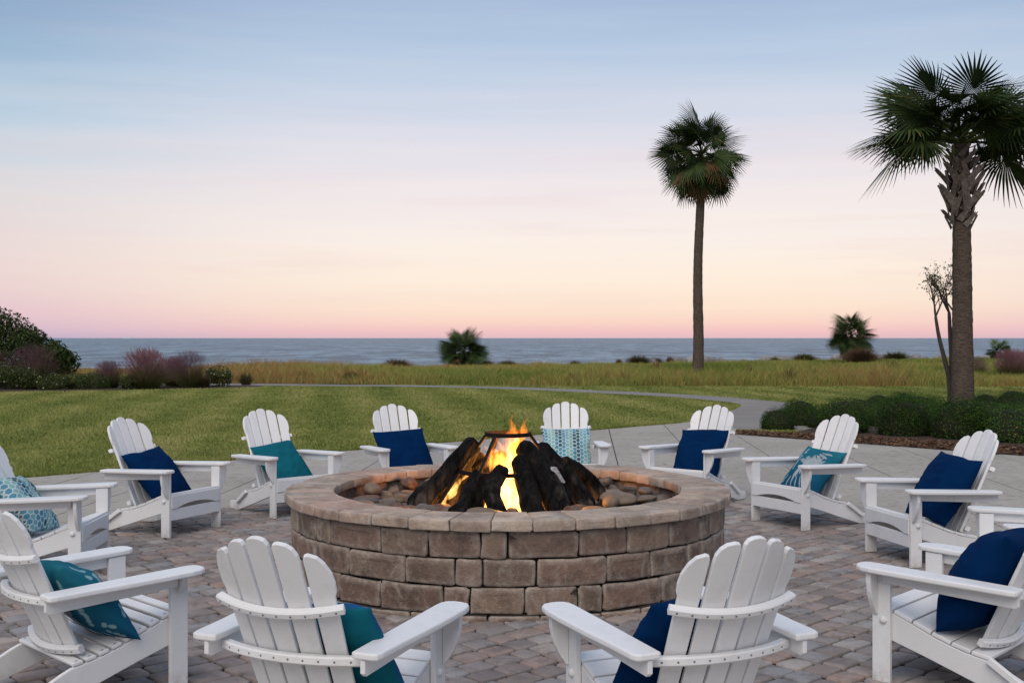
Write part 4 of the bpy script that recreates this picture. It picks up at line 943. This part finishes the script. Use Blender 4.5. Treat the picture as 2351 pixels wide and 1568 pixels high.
for tu, tv, r_0 in [(1106, 1030, .024), (1114, 1018, .026), (1121, 1026, .022), (1127, 1006, .03), (1136, 1020, .028), (1143, 1002, .026), (1152, 1012, .03), (1161, 1000, .024), (1170, 1008, .03), (1178, 990, .03), (1186, 996, .034), (1194, 978, .034), (1202, 988, .03), (1173, 948, .026), (1178, 966, .03), (1209, 955, .024), (1204, 970, .026), (1188, 968, .02)]:
    b0 = 1168 + (tu - 1160) * .25; bv = 1098 if tv > 985 else 1060; dd = fr2.uniform(-.07, .09); sw = fr2.uniform(-7, 7)
    FL.append(([(b0, bv, dd), (b0 + (tu - b0) * .42 + sw, bv + (tv - bv) * .38, dd), (b0 + (tu - b0) * .8 - sw * .5, bv + (tv - bv) * .72, dd), (tu, tv, dd)], [r_0 * .7, r_0 * 1.2, r_0 * .85, .002]))
for i, (pts, rad) in enumerate(FL):
    flame([at(u_, v_, PY + d_) for u_, v_, d_ in pts], rad, i)
ld = bpy.data.lights.new('fire_light', 'POINT'); ld.energy = 48; ld.color = (1, .42, .10); ld.shadow_soft_size = .13
lo_ = bpy.data.objects.new('fire_light', ld); link(lo_, fire); lo_.location = (0, 0, .30)

# ------------------------------------------------------------------ chairs
RC = R(25.0); UB = Vector((0, -math.sin(RC), math.cos(RC))); NB = Vector((0, math.cos(RC), math.sin(RC))); B0 = Vector((0, -.118, .200)); RARC = .58; BL = .80
def back_pt(s, t, c):                                   # across the back, up the back, towards the front
    ph = s / RARC; return B0 + UB * t + Vector((1, 0, 0)) * ((RARC - c) * math.sin(ph)) + NB * (RARC - (RARC - c) * math.cos(ph))
def slat_outline(i):
    wt = .0455; k = .875; sc = i * .1045; out = []
    lo_c, hi_c = sc * k, sc
    def pt(off, t): f = t / BL; return (lo_c + (hi_c - lo_c) * f + off * (.88 + .12 * f), t)
    if i == 0: top = [(wt, BL - .028), (wt * .78, BL - .010), (wt * .4, BL - .002), (0, BL), (-wt * .4, BL - .002), (-wt * .78, BL - .010), (-wt, BL - .028)]; side = []
    else:
        sg = 1 if i > 0 else -1
        if abs(i) == 1: q = [(wt, BL - .105), (wt * .93, BL - .075), (wt * .65, BL - .048), (wt * .2, BL - .030), (-wt * .5, BL - .021), (-wt * .85, BL - .024), (-wt, BL - .038)]
        else: q = [(wt * .86, BL - .285), (wt * .86, BL - .262), (wt * 1.06, BL - .240), (wt * 1.10, BL - .205), (wt * .98, BL - .165), (wt * .6, BL - .122), (wt * .1, BL - .092), (-wt * .6, BL - .076), (-wt * .88, BL - .079), (-wt, BL - .094)]
        top = [(o * sg, t) for o, t in q]
        if sg < 0: top = top[::-1]
    full = [pt(-wt, 0), pt(wt, 0)] if True else []
    if abs(i) == 2:
        if i > 0: full = [pt(-wt, 0), pt(wt * .86, 0)]
        else: full = [pt(-wt * .86, 0), pt(wt, 0)]
    return full + [pt(o, t) for o, t in top]
def P_(name, vf, mat=None): return fix(mk_mesh(name, vf[0], vf[1], mat or WHITE))
def arc_brace(t, half, depth, hgt, off, horiz=False, zc=None, yc=None, rad=None, k=14):
    v = []; f = []
    for i in range(k + 1):
        s = -half + 2 * half * i / k
        for du, dc in ((-hgt / 2, 0), (hgt / 2 - .005, 0), (hgt / 2, -.005), (hgt / 2, -depth + .006), (hgt / 2 - .006, -depth), (-hgt / 2 + .006, -depth), (-hgt / 2, -depth + .006)):
            if horiz:
                ph = s / rad; v.append(Vector(((rad - dc) * math.sin(ph), yc + rad - (rad - dc) * math.cos(ph), zc + du)))
            else: v.append(back_pt(s, t + du, off + dc))
    m = 7
    for i in range(k):
        for j in range(m): q = (j + 1) % m; f.append((i * m + j, i * m + q, (i + 1) * m + q, (i + 1) * m + j))
    f.append(tuple(range(m))); f.append(tuple(k * m + j for j in range(m))); return v, f
RAIL_TOP = smooth_line([(.372, .336), (.30, .322), (.20, .283), (.08, .235), (-.04, .200), (-.15, .180)], 4)
def seat_z(y): return float(np.interp(-y, [-p[0] for p in RAIL_TOP], [p[1] for p in RAIL_TOP]))
screw_me = mk_mesh('screw', [(.0042 * math.cos(a), 0, .0042 * math.sin(a)) for a in np.linspace(0, 6.2832, 8, endpoint=False)], [tuple(range(8))], HOLE)
def make_chair(variant=0):
    e = empty('adirondack_chair')
    for i in (-2, -1, 0, 1, 2):
        mo('back_slat', P_('back_slat', prism(slat_outline(i), .020, .004, lambda a, b, c: back_pt(a, b, c))), e)
    br = []
    o = mo('upper_brace', P_('upper_brace', arc_brace(.50, .262, .034, .030, -.001)), e); br.append((o, [(s, .50, -.0352) for s in np.linspace(-.235, .235, 10)], 0))
    o = mo('arm_brace', P_('arm_brace', arc_brace(0, .305, .036, .034, 0, True, .472, -.258, .62)), e); br.append((o, np.linspace(-.25, .25, 10), 1))
    o = mo('seat_brace', P_('seat_brace', arc_brace(.035, .262, .032, .034, -.001)), e); br.append((o, [(s, .035, -.0335) for s in np.linspace(-.22, .22, 10)], 0))
    ns = 6 if not variant else 9; y0, y1 = .392, -.150
    for k in range(ns):
        gp = .004 * variant; ya = y0 + (y1 - y0) * k / ns - .003 - gp; yb = y0 + (y1 - y0) * (k + 1) / ns + .004 + gp; za, zb = seat_z(ya), seat_z(yb)
        t = Vector((0, yb - ya, zb - za)); ln = t.length; t.normalize(); nn_ = Vector((0, -t.z, t.y)) * (1 if t.y > 0 else -1)
        if nn_.z < 0: nn_ = -nn_
        org = Vector((0, ya, za)) + nn_ * .0015
        hl = .289 if ya < .31 else .289
        sl_o = mo('seat_slat', P_('seat_slat', prism([(-hl, 0), (hl, 0), (hl, ln), (-hl, ln)], .019, .004 if not variant else .006, lambda a, b, c: org + Vector((a, 0, 0)) + t * b + nn_ * c)), e)
        if variant:
            for sx in (-.272, .272): mo('screw', screw_me, sl_o, org + Vector((sx, 0, 0)) + t * ln * .5 + nn_ * .0195, (R(90) + math.atan2(t.z, t.y) + math.pi, 0, 0), 1.4)
    for s in (-1, 1):
        arm = [(.287, -.285), (.298, -.292), (.37, -.292), (.388, -.284), (.396, -.26), (.402, -.12), (.416, .06), (.424, .25), (.424, .36), (.416, .405), (.396, .432), (.365, .443), (.33, .443), (.304, .432), (.289, .408), (.285, .37), (.285, .05)]
        def arm_fr(a, b, c): return Vector((a * s, b, .500 + (b + .29) / .73 * .026 + c))
        mo('arm', P_('arm', prism(arm, .026, .007, arm_fr)), e)
        rail = [(-.285, .452), (-.270, .440), (.33, .470), (.33, .5225), (-.285, .4985)]
        mo('arm_rail', P_('arm_rail', prism(rail, .020, .003, lambda a, b, c: Vector(((.2925 + c) * s, a, b))) if False else prism(rail, .020, .003, lambda a, b, c: Vector(((.319 + c) * s, a, b)))), e)
        leg = [(.303, 0), (.390, 0), (.390, .5205), (.303, .5185)]
        mo('front_leg', P_('front_leg', prism(leg, .024, .003, lambda a, b, c: Vector(((.2935 + c) * s, a, b)))), e)
        bw = .078 if not variant else .05; bh = .205 if not variant else .085
        bk = [(0, 0), (bw, 0)] + [(bw * (1 - q ** 2.2) + .008 * q, -bh * q) for q in (.25, .45, .6, .75, .88, 1.0)] + [(0, -bh)]
        yb_ = .362 if not variant else .335
        mo('arm_bracket', P_('arm_bracket', prism([(a, b) for a, b in bk], .024, .003, lambda a, b, c: Vector(((.3185 + a) * s, yb_ + c, .521 + b)))), e)
        side = [(.376, .332)] + [(a, b - .001) for a, b in RAIL_TOP[1:]] + [(-.19, .163), (-.28, .118), (-.36, .090), (-.43, .080), (-.475, .076), (-.497, .060), (-.498, .030), (-.480, .004), (-.465, 0), (-.36, 0), (-.31, .004), (-.10, .068), (.16, .152), (.376, .216)]
        mo('side_rail', P_('side_rail', prism(side, .024, .003, lambda a, b, c: Vector(((.267 + c) * s, a, b)))), e)
        if not variant:
            st = [(-.155, .205), (-.135, .180), (-.318, .062), (-.338, .088)]
            mo('folding_strap', P_('folding_strap', prism(st, .026, .004, lambda a, b, c: Vector(((.2935 + c) * s, a, b)))), e)
            v = []; f = []; K = 12
            for rr, xx in ((.017, 0), (.017, .006), (.012, .0115), (.005, .014)): v += [(s * (.3175 + xx), .335 + rr * math.cos(6.2832 * q / K), .291 + rr * math.sin(6.2832 * q / K)) for q in range(K)]
            for r_i in range(3):
                for q in range(K): w = (q + 1) % K; f.append((r_i * K + q, r_i * K + w, (r_i + 1) * K + w, (r_i + 1) * K + q))
            f.append(tuple(3 * K + q for q in range(K))); mo('bolt_cap', fix(mk_mesh('bolt_cap', v, f, WHITE, True)), e)
    ap = [(-.2925, .338), (-.2925, .232)] + [(x_, .232 + .034 * max(0, math.cos(x_ / .235 * math.pi / 2)) ** .8) for x_ in np.linspace(-.235, .235, 15)] + [(.2925, .232), (.2925, .338)]
    mo('apron', P_('apron', prism(ap, .020, .003, lambda a, b, c: Vector((a, .3775 + c, b)))), e)
    mo('stretcher', P_('stretcher', prism([(-.2925, .138), (.2925, .138), (.2925, .229), (-.2925, .229)], .020, .003, lambda a, b, c: Vector((a, .3705 + c, b)))), e)
    e['_br'] = 0; del e['_br']
    return e, br
chair_a, br_a = make_chair(0); chair_b, br_b = make_chair(1)
def add_screws(root, src_root, br):
    for o, ss, kind in br:
        tgt = o if root is src_root else next(c for c in root.children if c.data == o.data)
        for q in ss:
            if kind: rad = .62; ph = q / rad; p = Vector(((rad + .0365) * math.sin(ph), -.258 + rad - (rad + .0365) * math.cos(ph), .472)); rot = (0, 0, ph)
            else: p = back_pt(q[0], q[1], q[2] - .001); rot = (RC, 0, q[0] / RARC)
            mo('screw', screw_me, tgt, p, rot)
CH_POS = [('c1', -3.311, 8.052, -87.0), ('c2', -2.972, 9.708, -115.3), ('c3', -2.137, 10.761, -138.6), ('c4', -1.063, 11.494, -156.1), ('c5', .569, 11.858, 180.1), ('c6', 1.82, 11.38, 141.8), ('c7', 2.606, 10.08, 120.1), ('c8', 3.11, 8.457, 102.1),
          ('c9', 3.27, 6.84, 84), ('c10', 2.201, 5.399, 47.6), ('c11', .663, 4.363, 23.9), ('c12', -.71, 4.363, -22.7), ('c13', -2.005, 5.292, -44.9)]
CH_LAB = {'c1': 'white slatted chair with hexagon pillow, next to the navy-pillow chair nearest the lawn corner', 'c2': 'white slatted chair holding a tilted navy pillow, between hexagon and plain teal pillows', 'c3': 'white slatted chair holding the plain teal pillow beside the lawn',
          'c4': 'white slatted chair with wide navy pillow, between the plain teal and upright hexagon pillows', 'c5': 'white slatted chair holding the upright hexagon pillow directly behind the fire', 'c6': 'white slatted chair with navy pillow at the end of the path',
          'c7': 'white slatted chair holding a slanted teal floral pillow in front of the shrub bed', 'c8': 'white slatted chair with tall upright navy pillow, facing the pit before the shrub bed', 'c9': 'white slatted chair without a visible pillow, showing one arm between two navy-pillow chairs',
          'c10': 'white slatted chair seen from its side with a plump navy pillow and wide seat slats', 'c11': 'white slatted chair seen from behind with a navy pillow peeking past its back', 'c12': 'white slatted chair seen from behind with a teal and blue pillow', 'c13': 'white chair with narrow seat slats holding a teal floral pillow'}
CH = {}; first = True
for nm, x, y, a in CH_POS:
    if nm == 'c13': o = chair_b; br = br_b; src = chair_b
    else: o = chair_a if first else copy_tree(chair_a); first = False; br = br_a; src = chair_a
    CH[nm] = o
    o.location = (x, y, .0145); o.rotation_euler = (0, 0, R(a)); tag(o, CH_LAB[nm], 'chair', 'white adirondack chairs around the fire pit')
for nm in ('c10', 'c11', 'c12'): add_screws(CH[nm], chair_a, br_a)
add_screws(chair_b, chair_b, br_b)

# ------------------------------------------------------------------ pillows
def cloth(name, build_col, attr=True):
    def bld(n, L, out):
        b = principled(n, L, out, .95, .04)
        g = noise(n, L, 260, 3, .6); s = noise(n, L, 6, 4, .6)
        c = build_col(n, L); c = mixc(n, L, rng_map(n, L, s, .3, .7, .0, .22), c, (.0, .0, .0))
        L(c, b.inputs['Base Color']); p = bump(n, L, b, s, .25, .02); bump(n, L, b, g, .25, .002, p)
    return material(name, bld)
PRINT = cloth('printed_cloth', lambda n, L: n('ShaderNodeVertexColor', layer_name='print').outputs[0])
NAVY = (.0012, .021, .080); TEAL = (.008, .125, .165); BLUE2 = (.02, .09, .24)
def hexcol(U, V, pitch=.043):
    """staggered hexagon dots; returns rgb"""
    h = pitch * .866; best = np.full(U.shape, 9.); ci = np.zeros(U.shape, int); cj = np.zeros(U.shape, int)
    for dj in (0, 1):
        j = np.floor(U / h).astype(int) + dj; off = (j % 2) * .5
        for di in (0, 1):
            i = np.floor(V / pitch - off).astype(int) + di; du = U - j * h; dv = V - (i + off) * pitch
            a = np.maximum(np.maximum(np.abs(dv), np.abs(dv * .5 + du * .866)), np.abs(dv * .5 - du * .866)); k = a < best
            best = np.where(k, a, best); ci = np.where(k, i, ci); cj = np.where(k, j, cj)
    pal = np.array([(.045, .115, .135), (.12, .31, .40), (.20, .42, .46), (.27, .46, .43), (.10, .28, .37)])
    idx = (cj + (np.sin(ci * 12.9 + cj * 78.2) > .75)) % 5
    c = pal[idx]; return np.where((best > pitch * .43)[..., None], np.array((.62, .72, .71)), c)
def floralcol(U, V, S):
    r_ = random.Random(3); c = np.zeros(U.shape + (3,)); f = np.clip((V / S) + .5, 0, 1)[..., None]
    c[:] = np.array((.010, .085, .17)) * (1 - f) + np.array((.018, .155, .205)) * f
    def blob(cx, cy, rx, ry, a, colr, w=1.):
        x = (U - cx) * math.cos(a) + (V - cy) * math.sin(a); y = -(U - cx) * math.sin(a) + (V - cy) * math.cos(a); k = np.clip((1 - ((x / rx) ** 2 + (y / ry) ** 2)) * 4, 0, 1)[..., None] * w; c[:] = c * (1 - k) + np.array(colr) * k
    g = (.40, .45, .46)
    for q in range(9): blob(-.05 + .02 * q, -.12 + .035 * q, .012, .075, .9 + .22 * q - 1.2, g, .85)
    for q in range(7): a = -1.3 + q * .42; blob(.04 + .09 * math.cos(a + 1.5), -.02 + .09 * math.sin(a + 1.5), .022, .07, a, g, .6)
    for q in range(16): blob(-.19 + r_.uniform(-.03, .05), -.19 + .025 * q, .013, .020, r_.uniform(0, 3), (.30, .48, .50), .8)
    blob(.03, .03, .07, .05, .5, (.33, .38, .40), .8)
    for q in range(6): blob(-.12 + .05 * q, -.19, .007, .06, -.5 + .2 * q, g, .9)
    return c
def make_pillow(label, S, T, front, back=None, seed=0, N=None, sag=.0, ruck=.019):
    T = T * 1.2
    N = N or 40; r_ = random.Random(seed); g = np.linspace(-1, 1, N); U, V = np.meshgrid(g, g)
    th = T / 2 * (np.clip((1 - np.abs(U) ** 2.3), 0, 1) * np.clip((1 - np.abs(V) ** 2.3), 0, 1)) ** .6
    pin = .055; X = U * S / 2 * (1 - pin * (1 - V ** 2) * np.abs(U) ** 3); Y = V * S / 2 * (1 - pin * (1 - U ** 2) * np.abs(V) ** 3)
    X = X + (vnoise(Y * 1.0 + 5 * seed, U * 0 + seed, .11, seed) - .5) * .022 * np.abs(U) ** 4; Y = Y + (vnoise(U * S / 2 + 9 + seed, V * 0 + seed, .11, seed + 3) - .5) * .022 * np.abs(V) ** 4
    wr = (vnoise(X + 3, Y + 2, .13, seed + 1) - .5) * ruck * 2 + (vnoise(X * 1.0, Y * 1.6 + 1, .05, seed + 2) - .5) * ruck * .6
    edge = np.clip(1.2 - np.maximum(np.abs(U), np.abs(V)), 0, 1); cr = (np.sin(np.arctan2(V, U) * 24 + seed) * .004) * np.clip(np.maximum(np.abs(U), np.abs(V)) - .55, 0, 1) * 2 * (np.maximum(np.abs(U), np.abs(V)) < .985)
    wgt = np.clip(th / (T / 2) * 1.3 - .1, 0, 1); zt = th + (wr + cr) * wgt; zb = -th * .92 - wr * .5 * wgt
    low = np.clip(-V, 0, 1) ** 2; zt = zt + sag * low; zb = zb + sag * low
    A = np.stack([X, Y, zt], -1).reshape(-1, 3); B = np.stack([X, Y, zb], -1).reshape(-1, 3)
    idx = np.arange(N * N).reshape(N, N); q = np.stack([idx[:-1, :-1], idx[:-1, 1:], idx[1:, 1:], idx[1:, :-1]], -1).reshape(-1, 4)
    f = np.concatenate([q, q[:, ::-1] + N * N]); v = np.concatenate([A, B])
    me = mk_np('pillow', v, f, PRINT, True); cf = front(U * S / 2, V * S / 2) if callable(front) else np.tile(np.array(front), (N, N, 1)); cb = cf if back is None else (back(U * S / 2, V * S / 2) if callable(back) else np.tile(np.array(back), (N, N, 1)))
    c = np.concatenate([cf.reshape(-1, 3), cb.reshape(-1, 3)]); attr_c(me, 'print', np.concatenate([c, np.ones((len(c), 1))], 1))
    b_ = bmesh.new(); b_.from_mesh(me); bmesh.ops.remove_doubles(b_, verts=b_.verts, dist=1e-5); b_.to_mesh(me); b_.free()
    o = mo('pillow', me); tag(o, label, 'pillow', 'pillows on the chairs'); return o
def put(o, chair, dx, t, off, spin, tilt=0, yaw=0):
    """lean a pillow on a chair back: dx across, t up the back, off in front of it"""
    c = CH[chair]; M = Matrix.Translation(c.location) @ Matrix.Rotation(c.rotation_euler.z, 4, 'Z')
    org = B0 + UB * t + NB * off + Vector((dx, 0, 0))
    # pillow x -> chair -x (viewed from the front), pillow y -> up the back, pillow z -> forward
    F = Matrix(((-1, 0, 0), (0, UB.y, NB.y), (0, UB.z, NB.z))).to_4x4()
    o.matrix_world = M @ Matrix.Translation(org) @ F @ Matrix.Rotation(R(yaw), 4, 'Y') @ Matrix.Rotation(R(tilt), 4, 'X') @ Matrix.Rotation(R(spin), 4, 'Z')
HEXP = lambda U, V: hexcol(U + 1, V + 1)
put(make_pillow('aqua hexagon pillow slumped sideways on the chair beside the tilted navy one', .48, .16, HEXP, None, 1, 130), 'c1', -.02, .215, .13, -6, -14)
put(make_pillow('navy pillow tilted over in the chair next to the plain teal pillow', .50, .17, NAVY, None, 2, 60), 'c2', -.07, .225, .135, 6, -16)
put(make_pillow('plain teal pillow with patterned edge on the chair by the lawn', .47, .14, TEAL, lambda U, V: floralcol(U, V, .46), 3, 60), 'c3', -.04, .21, .12, 9, -17)
put(make_pillow('wide navy pillow between the teal and upright hexagon pillows', .54, .16, NAVY, None, 4, 60), 'c4', -.03, .225, .11, 4, -10)
put(make_pillow('upright aqua hexagon pillow behind the fire', .51, .15, HEXP, None, 5, 130), 'c5', .0, .225, .105, 0, -8)
put(make_pillow('navy pillow on the chair at the end of the path', .52, .16, NAVY, None, 6, 60), 'c6', .03, .25, .11, 2, -8)
put(make_pillow('teal floral pillow slanting across the chair before the shrub bed', .49, .15, lambda U, V: floralcol(U, V, .48), None, 7, 110), 'c7', .05, .205, .135, -4, -18)
put(make_pillow('tall upright navy pillow on the chair before the shrub bed', .55, .20, NAVY, None, 8, 60, 0, .014), 'c8', .02, .26, .17, -3, -7)
put(make_pillow('plump navy pillow with a pinched corner on the chair seen from its side', .56, .25, NAVY, None, 9, 60, 0, .018), 'c10', -.02, .235, .185, 3, -8)
put(make_pillow('navy pillow seen past the back slats of a chair', .48, .16, NAVY, None, 10, 60), 'c11', -.05, .205, .17, 4, -8)
put(make_pillow('teal pillow with blue backing seen past the back slats of a chair', .48, .14, BLUE2, TEAL, 11, 60), 'c12', .085, .205, .16, -3, -8)
put(make_pillow('teal floral pillow resting on narrow seat slats', .50, .16, lambda U, V: floralcol(U, V, .48), None, 12, 110), 'c13', .07, .155, .195, -6, -18)

# far ship
sp = at(292, 774.4, 9000); e = empty('ship', (sp.x, sp.y, -1.9)); e.scale = (.55,) * 3
mo('hull', fix(mk_mesh('hull', *prism([(-60, 0), (50, 0), (70, 14), (-62, 12)], 20, .5, lambda a, b, c: (a, c - 10, b)), WHITE)), e)
mo('superstructure', fix(mk_mesh('superstructure', *prism([(-50, 12), (-20, 12), (-20, 26), (-50, 26)], 16, .5, lambda a, b, c: (a, c - 8, b)), WHITE)), e)
tag(e, 'tiny white ship far out on the horizon', 'ship')
